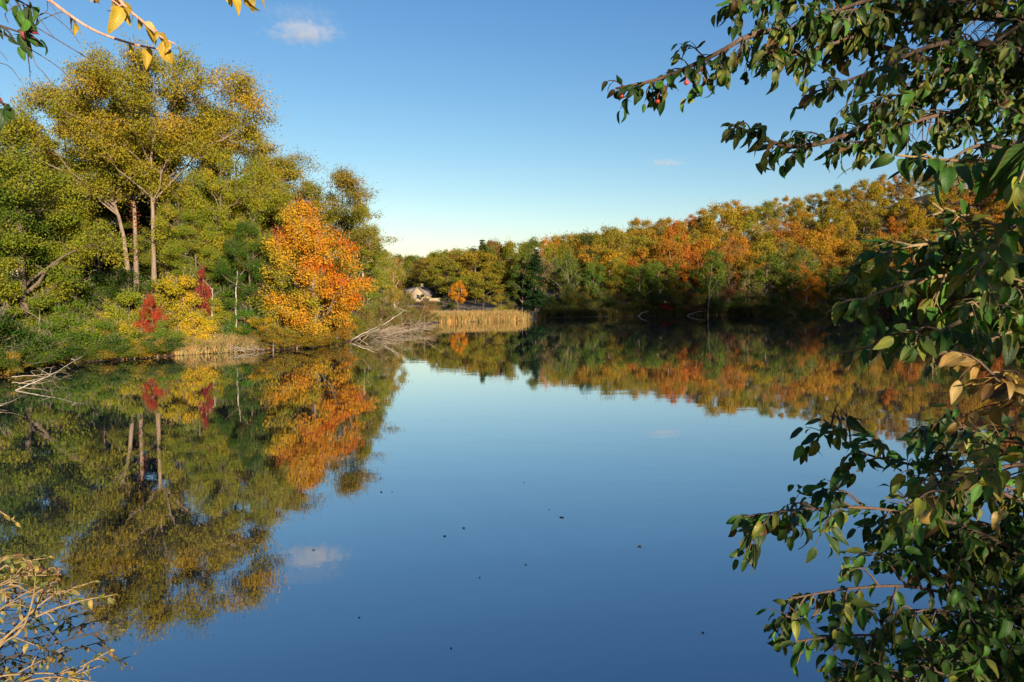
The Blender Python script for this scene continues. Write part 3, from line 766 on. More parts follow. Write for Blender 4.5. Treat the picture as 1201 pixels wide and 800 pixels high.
# far shore: low growth at the waterline
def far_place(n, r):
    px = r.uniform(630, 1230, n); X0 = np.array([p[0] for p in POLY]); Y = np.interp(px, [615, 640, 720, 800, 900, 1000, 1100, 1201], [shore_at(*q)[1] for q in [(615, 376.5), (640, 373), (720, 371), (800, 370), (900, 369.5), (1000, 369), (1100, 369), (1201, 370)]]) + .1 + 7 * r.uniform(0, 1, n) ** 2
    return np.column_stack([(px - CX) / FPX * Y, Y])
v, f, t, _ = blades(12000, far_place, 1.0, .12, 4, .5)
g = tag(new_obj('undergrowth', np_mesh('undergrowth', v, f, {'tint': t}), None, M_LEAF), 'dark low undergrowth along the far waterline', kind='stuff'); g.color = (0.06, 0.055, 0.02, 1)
# reeds
def reed_place(n, r):
    px = np.where(r.uniform(0, 1, n) < .94, r.uniform(500, 606, n), 606 + np.abs(r.normal(0, 8, n))); k = r.uniform(0, 1, n) ** 1.3
    Y0 = np.interp(px, [488, 495, 520, 615, 640, 660], [shore_at(*q)[1] for q in [(488, 379.5), (495, 379), (520, 377.8), (615, 376.5), (640, 373), (660, 372.5)]])
    Y = Y0 - .9 - .7 * np.sin(px * .19) * np.sin(px * .07) + 6 * k
    return np.column_stack([(px - CX) / FPX * Y, Y])
v, f, t, tip = blades(6000, reed_place, 1.1, .05, 5, .26, zmax=.25)
keep = np.ones(len(f), bool)
g = tag(new_obj('reeds', np_mesh('reeds', v, f, {'tint': t}), None, M_LEAF), 'straw coloured reed bed at the far end of the pond', kind='stuff'); g.color = (0.36, 0.25, 0.10, 1)
r = np.random.default_rng(9); q = tip[r.uniform(0, 1, len(tip)) < .3]
P = np.concatenate([q + r.normal(0, .07, q.shape) for _ in range(2)])
v, f = leaves_quads(P, .16, r, -.5, aspect=.25)
h = new_obj('seed_head', np_mesh('seed_head', v, f, {'tint': r.uniform(.3, .9, len(P))}), g, M_LEAF); h.color = (0.40, 0.27, 0.12, 1); h['kind'] = 'stuff'

# ------------------------------------------------------------------ house across the pond
def box_mesh(name, boxes):
    V, Fq = [], []
    for (x0, x1, y0, y1, z0, z1) in boxes:
        k = len(V); V += [(x0, y0, z0), (x1, y0, z0), (x1, y1, z0), (x0, y1, z0), (x0, y0, z1), (x1, y0, z1), (x1, y1, z1), (x0, y1, z1)]
        Fq += [(k, k + 3, k + 2, k + 1), (k + 4, k + 5, k + 6, k + 7), (k, k + 1, k + 5, k + 4), (k + 1, k + 2, k + 6, k + 5), (k + 2, k + 3, k + 7, k + 6), (k + 3, k, k + 4, k + 7)]
    return np_mesh(name, V, Fq)
def plain(name, c, rough=.8, nz=None):
    m, nt, out = new_mat(name); p = N(nt, 'BsdfPrincipled'); p.inputs['Roughness'].default_value = rough
    tc = N(nt, 'TexCoord'); f = noise(nt, nz or 3, 5, .7, tc.outputs['Object'])
    nt.links.new(ramp(nt, [(.3, tuple(v * .7 for v in c)), (.7, tuple(v * 1.2 for v in c))], f), p.inputs['Base Color'])
    nt.links.new(p.outputs[0], out.inputs['Surface']); return m
M_STONE, M_ROOF, M_GLASS, M_TRIM = plain('tan_stone', (.34, .26, .155), .9, 4), plain('grey_shingle', (.16, .13, .11), .9, 6), plain('dark_window', (.03, .035, .04), .1), plain('cream_paint', (.62, .55, .42), .6)
hx, hY = at(490.5, 349, 172).x, 172
ho = empty('house', (hx, hY, gz(hx, hY) - .1), R(-14))
tag(ho, 'small tan stone house with steep gable among trees beyond the reeds', 'house')
W2, EV, RG, DP = 1.9, 1.6, 3.35, 6.0
gm = np_mesh('gable_wall', [(-W2, 0, -.3), (W2, 0, -.3), (W2, 0, EV), (0, 0, RG), (-W2, 0, EV), (-W2, DP, -.3), (W2, DP, -.3), (W2, DP, EV), (0, DP, RG), (-W2, DP, EV)],
             [np.array([(0, 1, 2, 3, 4), (6, 5, 9, 8, 7)]), np.array([(1, 6, 7, 2), (5, 0, 4, 9)])])
new_obj('wall', gm, ho, M_STONE)
def slab(name, a, b, c, d, th):
    a, b, c, d = map(Vector, (a, b, c, d)); n = (b - a).cross(d - a).normalized() * th
    V = [a, b, c, d, a + n, b + n, c + n, d + n]
    return np_mesh(name, [tuple(v) for v in V], [(0, 3, 2, 1), (4, 5, 6, 7), (0, 1, 5, 4), (1, 2, 6, 5), (2, 3, 7, 6), (3, 0, 4, 7)])
k = (RG - EV) / W2
for sg in (-1, 1):
    e0 = (sg * (W2 + .3), -.3, EV - .3 * k + .02); rg = (sg * .005, -.3, RG + .02)
    e1 = (e0[0], DP + .3, e0[2]); r1 = (rg[0], DP + .3, rg[2])
    new_obj('roof', slab('roof', *( (e0, e1, r1, rg) if sg < 0 else (e0, rg, r1, e1)), -.16 if sg < 0 else -.16), ho, M_ROOF)
new_obj('chimney', box_mesh('chimney', [(-.7, -.1, 3.2, 3.8, 2.2, 4.1), (-.78, -.02, 3.12, 3.88, 4.1, 4.25)]), ho, M_STONE)
wing = new_obj('wing', box_mesh('wing', [(-3.6, -W2 - .003, 1.2, 5, -.3, 2.4)]), ho, M_STONE)
new_obj('wing_roof', slab('wing_roof', (-3.9, .9, 2.4), (-1.45, .9, 2.4), (-1.45, 3.1, 3.3), (-3.9, 3.1, 3.3), .15), wing, M_ROOF)
for x0, x1, z0, z1, y in [(-.45, .35, .75, 1.7, 0)]:
    fr_ = new_obj('window', box_mesh('window', [(x0 - .08, x1 + .08, y - .06, y - .003, z0 - .08, z0), (x0 - .08, x1 + .08, y - .06, y - .003, z1, z1 + .08), (x0 - .08, x0, y - .06, y - .003, z0, z1), (x1, x1 + .08, y - .06, y - .003, z0, z1)]), ho, M_TRIM)
    new_obj('pane', box_mesh('pane', [(x0, x1, y - .03, y - .004, z0, z1)]), fr_, M_GLASS)
wd = new_obj('window', box_mesh('wing_window', [(-3.1, -2.3, 1.14, 1.197, .9, 1.8)]), ho, M_GLASS)
wx_, wY_ = at(506, 348, 165).x, 165
lw = new_obj('stone_wall', box_mesh('stone_wall', [(-1.9, 1.9, 0, .4, -.4, .8), (-2, 2, -.06, .46, .8, .92)]), None, M_STONE)
lw.location = (wx_, wY_, gz(wx_, wY_) + .1); tag(lw, 'low pale stone wall beside the small house', 'wall')

# ------------------------------------------------------------------ dead wood
def dead(name, pts, r0, label, seed, group=None, twigs=5, mat=None, tw=.5):
    r = np.random.default_rng(seed); tb = Tubes()
    P = curve_pts(pts, 10); P[1:-1] += r.normal(0, .02, (8, 3)) * np.linalg.norm(P[-1] - P[0]) * .35
    o0 = P[0].copy(); P = P - o0
    tb.add(P, np.linspace(r0, r0 * .3, 10), 6)
    L = np.linalg.norm(P[-1])
    for k in range(twigs):
        t = r.integers(2, 9); d = unit(unit(P[-1] - P[0]) + r.normal(0, .75, 3) * np.array([1, 1, .6]))
        e = P[t] + d * L * tw * r.uniform(.3, 1)
        tb.add(curve_pts([P[t], (P[t] + e) / 2 + r.normal(0, .05 * L, 3), e], 6), np.linspace(r0 * .5, r0 * .12, 6), 4)
    o = new_obj(name, tb.mesh(name), None, mat or M_PALE); o.location = tuple(o0)
    tag(o, label, 'dead branch', group); return o
def wp(px, py, z=0.05):
    """World point over the pond at height z."""
    a, b = (px - CX) / FPX, (CY - py) / FPX
    d = Vector((a, math.cos(PITCH) + b * math.sin(PITCH), -math.sin(PITCH) + b * math.cos(PITCH)))
    return tuple(Vector((0, 0, CAMZ)) + d * ((CAMZ - z) / -d.z))
A = wp(20, 457, .02); dY = A[1]
dead('dead_branch', [wp(18, 458, .0), tuple(at(55, 442, dY + 1)), tuple(at(97, 418, dY + 3))], .022, 'long pale fallen branch rising out of the water by the bank', 1, twigs=3, tw=.3)
dead('dead_branch', [wp(14, 442, .1), wp(45, 440, .15), wp(78, 436, .1)], .022, 'pale fallen branch lying flat along the water under the long one', 2, twigs=7, mat=M_DEAD)
dead('dead_branch', [wp(22, 450, .05), wp(50, 443, .2), wp(72, 441, .05)], .018, 'forked pale branch half sunk beside the flat one', 3, twigs=8, mat=M_DEAD)
dead('dead_branch', [wp(-6, 478, .05), wp(8, 473, .12), wp(17, 470, .02)], .016, 'short pale branch in the water at the photo edge', 4, twigs=4, mat=M_DEAD)
r = np.random.default_rng(77)
for k in range(30):
    px = r.uniform(408, 470); py = 401 - (px - 408) * .14 + r.uniform(-5, 2); L = r.uniform(28, 55)
    z1, z2 = r.uniform(.05, .75), r.uniform(0, .45)
    p0 = wp(px, py, .02); p1 = wp(min(px + L, 512), py - L * .12 + r.uniform(-3, 3), .02)
    mid = ((p0[0] + p1[0]) / 2, (p0[1] + p1[1]) / 2, max(z1, z2))
    dead('dead_branch', [p0, mid, (p1[0], p1[1], z2)], r.uniform(.014, .032), 'bleached dead branch in the tangled pile between the maple and the reeds', 100 + k, group='branches of the dead pile', twigs=7, mat=M_DEAD, tw=.35)
for k, (a, b, c) in enumerate([((436, 392, .2), (452, 380, 1.4), (474, 364, 2.6)), ((412, 399, .1), (424, 392, .8), (442, 384, 2.0))]):
    dead('dead_branch', [wp(*a[:2], .1), tuple(at(b[0], b[1], wp(*a[:2], .1)[1] + 1)), tuple(at(c[0], c[1], wp(*a[:2], .1)[1] + 2))], .045, ['pale branch standing up out of the tangled pile', 'short pale limb sticking up beside the maple'][k], 140 + k, twigs=2, tw=.3)
for k in range(7):
    px = 262 + k * 6; Y = shoreY(px) + r.uniform(.1, .9); x = (px - CX) / FPX * Y; L = r.uniform(.9, 2.0)
    dead('dead_branch', [(x - L / 2, Y + .5, gz(x, Y) + .35), (x, Y, .3), (x + L / 2, Y - .4, .06)], .035, 'grey tan driftwood branch on the dry bank beside the maple', 160 + k, group='driftwood on the dry bank', twigs=3)
for k, (a, b) in enumerate([((652, 372.6), (664, 370)), ((748, 371), (766, 370.2)), ((806, 370.6), (836, 369.5)), ((930, 370), (958, 369.2))]):
    p0, p1 = wp(*a, .0), wp(*b, .0)
    dead('dead_branch', [p0, ((p0[0] + p1[0]) / 2, (p0[1] + p1[1]) / 2, .8), (p1[0], p1[1], .4)], .06, ['short fallen branch at the far waterline by the reed end', 'fallen branch at the far waterline below the rust tree', 'long fallen log at the far waterline under the hill', 'fallen branch lying at the shaded far waterline'][k], 180 + k, group='fallen branches along the far waterline', twigs=4, mat=M_DEAD)
for k, (px, Y, py0, py1, lab) in enumerate([(104, 43, 358, 330, 'pale broken stub among the dark undergrowth'), (248, 45, 366, 338, 'slim pale stem standing by the purple red creeper'), (276, 46, 360, 318, 'slim pale trunk beside the olive trees')]):
    b_ = at(px, py0, Y); zb = gz(b_.x, Y)
    dead('dead_snag', [(b_.x, Y, zb - .1), tuple(at(px + 1, (py0 + py1) / 2, Y)), tuple(at(px + rnd.uniform(-3, 3), py1, Y))], .06, lab, 200 + k, twigs=1)

# ------------------------------------------------------------------ near leaves
def leaf_mesh(name, curl, fold, wav, wid, seed, tip=1.0):
    """One pointed, folded, arched leaf, 1 m long along +Y, built as a sheet with a midrib crease."""
    r = random.Random(seed)
    T = [0, .06, .17, .32, .5, .68, .83, .93, 1.0]
    V, UV = [], []
    ph = r.uniform(0, 6)
    for i, t in enumerate(T):
        w = wid * .5 * (math.sin(math.pi * min(1, t ** .72)) ** .8 if 0 < t < 1 else 0) * (1 - .25 * t) + .004
        ang = curl * t
        y = math.sin(ang) / curl if abs(curl) > 1e-3 else t
        z = -(1 - math.cos(ang)) / curl if abs(curl) > 1e-3 else 0
        for sgn, m_ in ((-1, 1), (-1, .5), (0, 0), (1, .5), (1, 1)):
            u = sgn * m_
            zz = abs(u) * w * math.tan(fold) + wav * math.sin(ph + t * 9 + (2 if sgn > 0 else 0)) * abs(u) ** 2
            V.append((u * w, y, z + zz)); UV.append((.5 + .5 * u, t))
    Fq = []
    for i in range(len(T) - 1):
        for j in range(4): a = i * 5 + j; Fq.append((a, a + 1, a + 6, a + 5))
    return np.array(V), np.array(Fq), np.array(UV)
LV = [leaf_mesh('leaf', c, f_, w, wd_, i) for i, (c, f_, w, wd_) in enumerate([(.7, .35, .02, .48), (1.2, .5, .03, .46), (.3, .25, .03, .53), (1.7, .6, .04, .44), (.9, .2, .05, .52), (2.2, .75, .04, .42), (-.5, .4, .03, .46)])]

def near_leaf_material(name, use_attr):
    m, nt, out = new_mat(name)
    if use_attr:
        base = N(nt, 'Attribute', attribute_name='leafcol').outputs['Color']; rndv = N(nt, 'Attribute', attribute_name='leafrnd').outputs['Fac']
    else:
        oi = N(nt, 'ObjectInfo'); base, rndv = oi.outputs['Color'], oi.outputs['Random']
    uv = N(nt, 'UVMap'); sep = N(nt, 'SeparateXYZ'); nt.links.new(uv.outputs[0], sep.inputs[0])
    def math_(op, a, b=None):
        n = N(nt, 'Math', operation=op)
        for i, v in enumerate((a, b)):
            if v is None: continue
            if hasattr(v, 'is_linked'): nt.links.new(v, n.inputs[i])
            else: n.inputs[i].default_value = v
        return n.outputs[0]
    du = math_('ABSOLUTE', math_('SUBTRACT', sep.outputs['X'], .5))
    vein = math_('SINE', math_('MULTIPLY', math_('SUBTRACT', sep.outputs['Y'], math_('MULTIPLY', du, .55)), 46.0))
    mid = N(nt, 'MapRange'); mid.inputs['From Min'].default_value = .0; mid.inputs['From Max'].default_value = .035; mid.inputs['To Min'].default_value = 1; mid.inputs['To Max'].default_value = 0
    nt.links.new(du, mid.inputs['Value'])
    vv = N(nt, 'MapRange'); vv.inputs['From Min'].default_value = .8; vv.inputs['From Max'].default_value = 1.0
    nt.links.new(vein, vv.inputs['Value'])
    line = math_('MAXIMUM', mid.outputs[0], math_('MULTIPLY', vv.outputs[0], .35))
    cmb = N(nt, 'CombineXYZ'); nt.links.new(sep.outputs['X'], cmb.inputs[0]); nt.links.new(sep.outputs['Y'], cmb.inputs[1]); nt.links.new(math_('MULTIPLY', rndv, 37.0), cmb.inputs[2])
    n1 = noise(nt, 3.0, 4, .6, cmb.outputs[0])
    c = mixc(nt, base, (1.5, 1.25, .9), math_('MULTIPLY', math_('GREATER_THAN', n1, 2.0), 1.0), 'MULTIPLY')
    c = mixc(nt, c, ramp(nt, [(.3, (.6, .75, .7)), (.7, (1.35, 1.15, 1.0))], n1), 1.0, 'MULTIPLY')
    spot = N(nt, 'MapRange'); spot.inputs['From Min'].default_value = .62; spot.inputs['From Max'].default_value = .72
    nt.links.new(n1, spot.inputs['Value'])
    c = mixc(nt, c, (.12, .06, .02), math_('MULTIPLY', spot.outputs[0], math_('GREATER_THAN', rndv, .55)))
    c = mixc(nt, c, mixc(nt, c, (2.0, 1.8, 1.6), 1.0, 'MULTIPLY'), math_('MULTIPLY', line, .6))
    edge = math_('ADD', math_('MULTIPLY', du, 2.0), math_('MULTIPLY', math_('SUBTRACT', n1, .5), 1.6))
    em = N(nt, 'MapRange'); em.inputs['From Min'].default_value = .86; em.inputs['From Max'].default_value = 1.02; nt.links.new(edge, em.inputs['Value'])
    c = mixc(nt, c, (.13, .065, .02), math_('MULTIPLY', em.outputs[0], math_('GREATER_THAN', math_('FRACT', math_('MULTIPLY', rndv, 7.3)), .5)))
    geo = N(nt, 'NewGeometry')
    c = mixc(nt, c, mixc(nt, c, (1.25, 1.25, 1.05), 1.0, 'MULTIPLY'), geo.outputs['Backfacing'])
    p = N(nt, 'BsdfPrincipled'); p.inputs['Roughness'].default_value = .5; p.inputs['Specular IOR Level'].default_value = .35
    bp = N(nt, 'Bump'); bp.inputs['Strength'].default_value = .35; bp.inputs['Distance'].default_value = .004
    nt.links.new(math_('MULTIPLY', line, -1.0), bp.inputs['Height']); nt.links.new(bp.outputs[0], p.inputs['Normal'])
    t = N(nt, 'BsdfTranslucent'); mx = N(nt, 'MixShader'); mx.inputs[0].default_value = .3
    nt.links.new(c, p.inputs['Base Color']); nt.links.new(mixc(nt, c, (1.3, 1.4, .7), 1.0, 'MULTIPLY'), t.inputs['Color'])
    nt.links.new(p.outputs[0], mx.inputs[1]); nt.links.new(t.outputs[0], mx.inputs[2]); nt.links.new(mx.outputs[0], out.inputs['Surface'])
    return m
M_NLEAF, M_NLEAFS = near_leaf_material('near_leaf', False), near_leaf_material('near_leaf_mass', True)
LEAF_ME = []
for i, (v, f, uv) in enumerate(LV):
    me = np_mesh('leaf', v, f, smooth=True, uv=uv); me.materials.append(M_NLEAF); LEAF_ME.append(me)

def project(p):
    d = np.asarray(p) - np.array([0, 0, CAMZ]); cp, sp_ = math.cos(PITCH), math.sin(PITCH)
    fw = d[..., 1] * cp - d[..., 2] * sp_; up = d[..., 1] * sp_ + d[..., 2] * cp
    fw = np.where(fw > .05, fw, .05)
    return CX + FPX * d[..., 0] / fw, CY - FPX * up / fw, fw

def near_plant(name, label, cat, base, limbs, seed, llen, cols, spacing=.028, twig_len=.32, twig_gap=.05, density=1.0, drop=.8, group=None,
               bark=None, extra=(), r0=.02, keepout=None, maxparts=300, tw3=True, stems=False):
    """A shrub or tree whose limbs (control points as pixel, pixel, depth) carry twigs, and twigs single leaves."""
    r = np.random.default_rng(seed)
    root = empty(name, base); tag(root, label, cat, group)
    base = np.array(base, float); L = []
    for li, lb in enumerate(limbs):
        opts = lb[1] if isinstance(lb[1], dict) else {}
        pts = [np.array(at(*q)) for q in (lb[0] if isinstance(lb[1], dict) else lb)]
        n = 26; c = curve_pts(pts, n); seg = np.linalg.norm(np.diff(c, axis=0), axis=1); total = seg.sum()
        rr = opts.get('r', r0) * (1 - .86 * np.linspace(0, 1, n)); tb = Tubes()
        tb.add(c - base, rr + .0012, 6)
        cum = np.concatenate([[0], np.cumsum(seg)])
        s = opts.get('start', .02) * total; tl = opts.get('twig', twig_len)
        twigs = [(c, total, max(0, 1 - .25), True)]
        while s < total * .99:
            p = np.array([np.interp(s, cum, c[:, a]) for a in range(3)])
            i = min(n - 2, int(np.searchsorted(cum, s)) - 1 if s > 0 else 0); tan = unit(c[i + 1] - c[i])
            side = r.normal(0, 1, 3); side -= tan * (side @ tan); side = unit(side)
            d = unit(tan * .75 + side * r.uniform(.5, 1.1) + np.array([0, 0, r.uniform(-.35, .12)]))
            ln = tl * r.uniform(.35, 1.1) * (1.0 - .55 * s / total)
            e = p + d * ln; m_ = (p + e) / 2 + np.array([0, 0, .08 * ln]); e = e + np.array([0, 0, -.12 * ln])
            tc_ = curve_pts([p, m_, e], 6); tb.add(tc_ - base, np.linspace(.0035, .001, 6), 4)
            twigs.append((tc_, ln, .12, False))
            if tw3 and ln > .07:
                for _ in range(2):
                    q = r.uniform(.25, .9) * 5; qi = min(4, int(q)); p2 = tc_[qi] + (tc_[qi + 1] - tc_[qi]) * (q - qi)
                    d2 = unit(unit(tc_[qi + 1] - tc_[qi]) * .7 + r.normal(0, .55, 3) + np.array([0, 0, -.1])); l2 = ln * r.uniform(.35, .65)
                    t2 = curve_pts([p2, p2 + d2 * l2 * .55 + np.array([0, 0, .03 * l2]), p2 + d2 * l2 + np.array([0, 0, -.1 * l2])], 4)
                    tb.add(t2 - base, np.linspace(.0018, .0008, 4), 3); twigs.append((t2, l2, .2, False))
            s += twig_gap * r.uniform(.6, 1.5) / opts.get('dens', 1.0)
        if stems:
            mid_ = (base + c[0]) / 2 + np.array([0, 0, .25 * abs(c[0][2] - base[2])]) + r.normal(0, .03, 3)
            tb.add(curve_pts([base - np.array([0, 0, .08]), mid_, c[0]], 8) - base, np.linspace(rr[0] * 1.6, rr[0] + .0012, 8), 6)
        lo = new_obj('limb', tb.mesh('limb'), root, bark or M_TWIG)
        for tc_, ln, t0, ismain in twigs:
            k = max(2, int(ln * (1 - t0) / spacing * density)); kk = len(tc_) - 1
            for j in range(k + 1):
                t = t0 + (1 - t0) * j / k; x = t * kk; i = min(int(x), kk - 1)
                p = tc_[i] + (tc_[i + 1] - tc_[i]) * (x - i); tan = unit(tc_[i + 1] - tc_[i])
                sg = 1 if j % 2 else -1
                side = np.cross(tan, np.array([0, 0, 1.0]) + r.normal(0, .45, 3)); side = unit(side) * sg
                d = unit(tan * (.5 if j < k else 1.0) + side * r.uniform(.4, .9) * (1 if j < k else .2) + np.array([0, 0, -drop * r.uniform(.35, 1.4)]) + r.normal(0, .18, 3))
                up = np.array([0, -.35, 1.0]) + r.normal(0, .5, 3); up -= d * (up @ d); up = unit(up)
                sz = llen * (r.uniform(.45, 1.25) if j < k else r.uniform(.5, .9)) * opts.get('size', 1.0)
                ci = r.choice(len(cols), p=[q[1] for q in cols]) if 'cols' not in opts else None
                cc = np.array(cols[ci][0]) if ci is not None else np.array(opts['cols'][r.integers(len(opts['cols']))])
                L.append((p + d * .12 * sz, d, up, sz, int(r.integers(len(LV))), cc * r.uniform(.75, 1.25)))
    P = np.array([q[0] for q in L]); S = np.array([q[3] for q in L])
    px, py, fw = project(P)
    ok = (px > -120) & (px < 1330) & (py > -130) & (py < 930)
    inside = (px > 5) & (px < 1195) & (py > 5) & (py < 795)
    if keepout is not None: ko = keepout(px, py); ok &= ~ko
    order = np.argsort(-(S / fw) * inside)
    parts = [i for i in order if ok[i] and inside[i]][:maxparts]; pset = set(parts)
    for i in parts:
        p, d, up, sz, vi, cc = L[i]
        o = bpy.data.objects.new('leaf', LEAF_ME[vi]); x = np.cross(d, up)
        mt = Matrix(((x[0] * sz, d[0] * sz, up[0] * sz, p[0] - base[0]), (x[1] * sz, d[1] * sz, up[1] * sz, p[1] - base[1]), (x[2] * sz, d[2] * sz, up[2] * sz, p[2] - base[2]), (0, 0, 0, 1)))
        link(o, root); o.matrix_local = mt; o.color = (*cc, 1)
    V, Fq, UV, CO, RN, n = [], [], [], [], [], 0
    for i in range(len(L)):
        if i in pset or not ok[i]: continue
        p, d, up, sz, vi, cc = L[i]; v, f, uv = LV[vi]; x = np.cross(d, up)
        V.append((v[:, :1] * x + v[:, 1:2] * d + v[:, 2:] * up) * sz + p - base); Fq.append(f + n); n += len(v); UV.append(uv); CO.append(np.repeat(cc[None], len(f), 0)); RN.append(np.full(len(f), r.uniform()))
    if V:
        fo = new_obj('foliage', np_mesh('foliage', np.concatenate(V), np.concatenate(Fq), {'leafcol': np.concatenate(CO), 'leafrnd': np.concatenate(RN)}, smooth=True, uv=np.concatenate(UV)), root, M_NLEAFS)
        fo['kind'] = 'stuff'
    return root, len(L), int(inside.sum())

DG, MG, YG, BR, TAN = (.028, .062, .012), (.045, .13, .016), (.17, .19, .028), (.11, .065, .025), (.30, .21, .07)
def trunk_part(root, pts, r0, r1):
    tb = Tubes(); c = curve_pts(pts, 10); b = np.array(root.location); tb.add(c - b, np.linspace(r0, r1, 10), 8)
    new_obj('trunk', tb.mesh('trunk'), root, M_BARK)

# overhanging tree at the top corner
UP = [[(1330, 90, 2.9), (1240, 62, 2.8), (1160, 82, 2.75), (1090, 72, 2.7), (1000, 48, 2.65), (900, 36, 2.6), (835, 66, 2.55), (775, 92, 2.5), (722, 104, 2.5)],
      [(1330, 90, 2.9), (1180, 96, 2.7), (1100, 106, 2.6), (1010, 152, 2.5), (930, 172, 2.45), (858, 146, 2.4)],
      [(1330, 60, 2.9), (1230, -40, 2.8), (1100, -5, 2.7), (980, -15, 2.6), (900, 0, 2.6), (850, 8, 2.55)],
      [(1330, 110, 2.8), (1230, 110, 2.7), (1130, 128, 2.5), (1050, 150, 2.4), (985, 178, 2.4)],
      [(1330, 60, 2.9), (1200, 20, 2.7), (1060, 28, 2.6), (950, 60, 2.5), (890, 75, 2.5)],
      [(1330, 30, 2.9), (1200, -30, 2.7), (1060, -10, 2.5), (960, 20, 2.5), (900, 50, 2.5)],
      [(1330, 60, 2.8), (1210, 60, 2.5), (1110, 50, 2.4), (1020, 85, 2.3), (950, 110, 2.3)],
      [(1330, 60, 2.9), (1220, 30, 2.9), (1130, 20, 2.8), (1050, 5, 2.8)],
      [(1330, 140, 2.7), (1250, 140, 2.5), (1190, 130, 2.4), (1150, 118, 2.4)],
      [(1330, 40, 2.9), (1250, 10, 2.6), (1180, 40, 2.5), (1120, 90, 2.4)],
      [(1330, 150, 2.7), (1260, 170, 2.5), (1200, 180, 2.4), (1150, 170, 2.35), (1110, 190, 2.3)],
      [(1330, 90, 2.8), (1240, 70, 2.6), (1160, 60, 2.5), (1080, 100, 2.4), (1030, 130, 2.4)],
      [(1330, 20, 2.9), (1240, -10, 2.7), (1150, 0, 2.6), (1010, 10, 2.5), (940, 30, 2.5)]]
UPC = [(DG, .42), (MG, .22), ((.09, .11, .02), .2), (YG, .11), (BR, .05)]
hole = lambda px, py: ((px > 1128) & (px < 1172) & (py > 12) & (py < 45)) | ((px > 1065) & (px < 1098) & (py > 135) & (py < 165)) | ((px < 1010) & (py > 195))
t_, n1_, n2_ = near_plant('overhanging_tree', 'leafy tree reaching over the pond from the top corner with dark drooping leaves', 'tree', (2.6, 3.1, gz(2.6, 3.1)), [(u, {'start': .22 if i < 2 else .1, 'dens': 1.0, 'r': .02 if i < 2 else .011}) for i, u in enumerate(UP)], 11, .060, UPC, spacing=.027, twig_len=.22, twig_gap=.036, keepout=hole)
trunk_part(t_, [(2.6, 3.1, gz(2.6, 3.1) - .2), (2.62, 3.05, 2.6), tuple(at(1330, 90, 2.9)), tuple(at(1380, -120, 2.9))], .09, .04)
for q in [(805, 97), (729, 113), (771, 119)]:
    tb = Tubes(); c = np.array(at(q[0], q[1], 2.5)) - np.array(t_.location); k = np.linspace(0, math.pi, 9)
    tb.add(np.column_stack([np.zeros(9), np.zeros(9), -np.cos(k) * .008]) + c, np.sin(k) * .008 + .0005, 10); tb.add([c + [0, 0, .01], c + [.003, 0, .03]], [.001, .001], 4)
    new_obj('fruit', tb.mesh('fruit'), t_, M_FRUIT if 'M_FRUIT' in globals() else plain('red_fruit', (.55, .06, .02), .3, 30))
print('overhanging', n1_, n2_)

# nearer branches with large leaves
MID = [([(1360, 260, 1.6), (1270, 215, 1.45), (1190, 192, 1.4), (1110, 188, 1.4), (1052, 182, 1.4)], {'size': 1.25, 'twig': .08, 'dens': .7, 'cols': [MG, DG, (.06, .12, .02)]}),
       ([(1360, 300, 1.9), (1270, 300, 1.75), (1170, 352, 1.6), (1120, 380, 1.55), (1072, 404, 1.5)], {'r': .0095, 'start': .1}),
       ([(1360, 280, 1.9), (1230, 262, 1.8), (1150, 280, 1.75), (1060, 290, 1.7), (1005, 310, 1.7)], {}),
       ([(1360, 320, 1.9), (1230, 330, 1.8), (1120, 322, 1.7), (1040, 340, 1.65), (1000, 360, 1.65)], {}),
       ([(1360, 400, 1.9), (1240, 395, 1.8), (1130, 392, 1.75), (1040, 404, 1.75), (972, 416, 1.75)], {'dens': .55, 'twig': .1, 'cols': [DG, MG, DG, (.14, .12, .03)]}),
       ([(1380, 120, 1.5), (1290, 130, 1.4), (1225, 150, 1.3), (1195, 215, 1.25)], {'size': 1.5, 'dens': .6, 'cols': [MG, (.06, .13, .02), DG, YG]}),
       ([(1380, 240, 1.7), (1290, 240, 1.6), (1200, 260, 1.5), (1160, 300, 1.45), (1140, 330, 1.4)], {'cols': [MG, YG, (.10, .13, .025)]}),
       ([(1380, 370, 1.9), (1270, 360, 1.8), (1190, 300, 1.75), (1120, 300, 1.7), (1060, 326, 1.7)], {}),
       ([(1380, 430, 1.8), (1290, 400, 1.7), (1210, 385, 1.6), (1150, 402, 1.55)], {}),
       ([(1380, 330, 1.9), (1260, 300, 1.8), (1130, 250, 1.75), (1085, 255, 1.7)], {'dens': .5})]
t_, n1_, n2_ = near_plant('leaning_tree', 'young tree with large sunlit green leaves and tan twigs leaning in above the dark shrub', 'tree', (2.3, 2.0, gz(2.3, 2.0)), MID, 12, .057, [(DG, .26), (MG, .36), ((.09, .14, .024), .16), (YG, .21), (BR, .01)], spacing=.034, twig_len=.17, twig_gap=.034, drop=.75, bark=M_GOLDTWIG, r0=.006, keepout=lambda px, py: ((py > 424) & (px < 1150)) | (px < 985) | ((px < 1112) & (py > 208) & (py < 266)))
trunk_part(t_, [(2.3, 2.0, gz(2.3, 2.0) - .2), (2.0, 1.95, 2.2), tuple(at(1360, 280, 1.9)), tuple(at(1420, -50, 1.9))], .05, .02)
print('leaning', n1_, n2_)

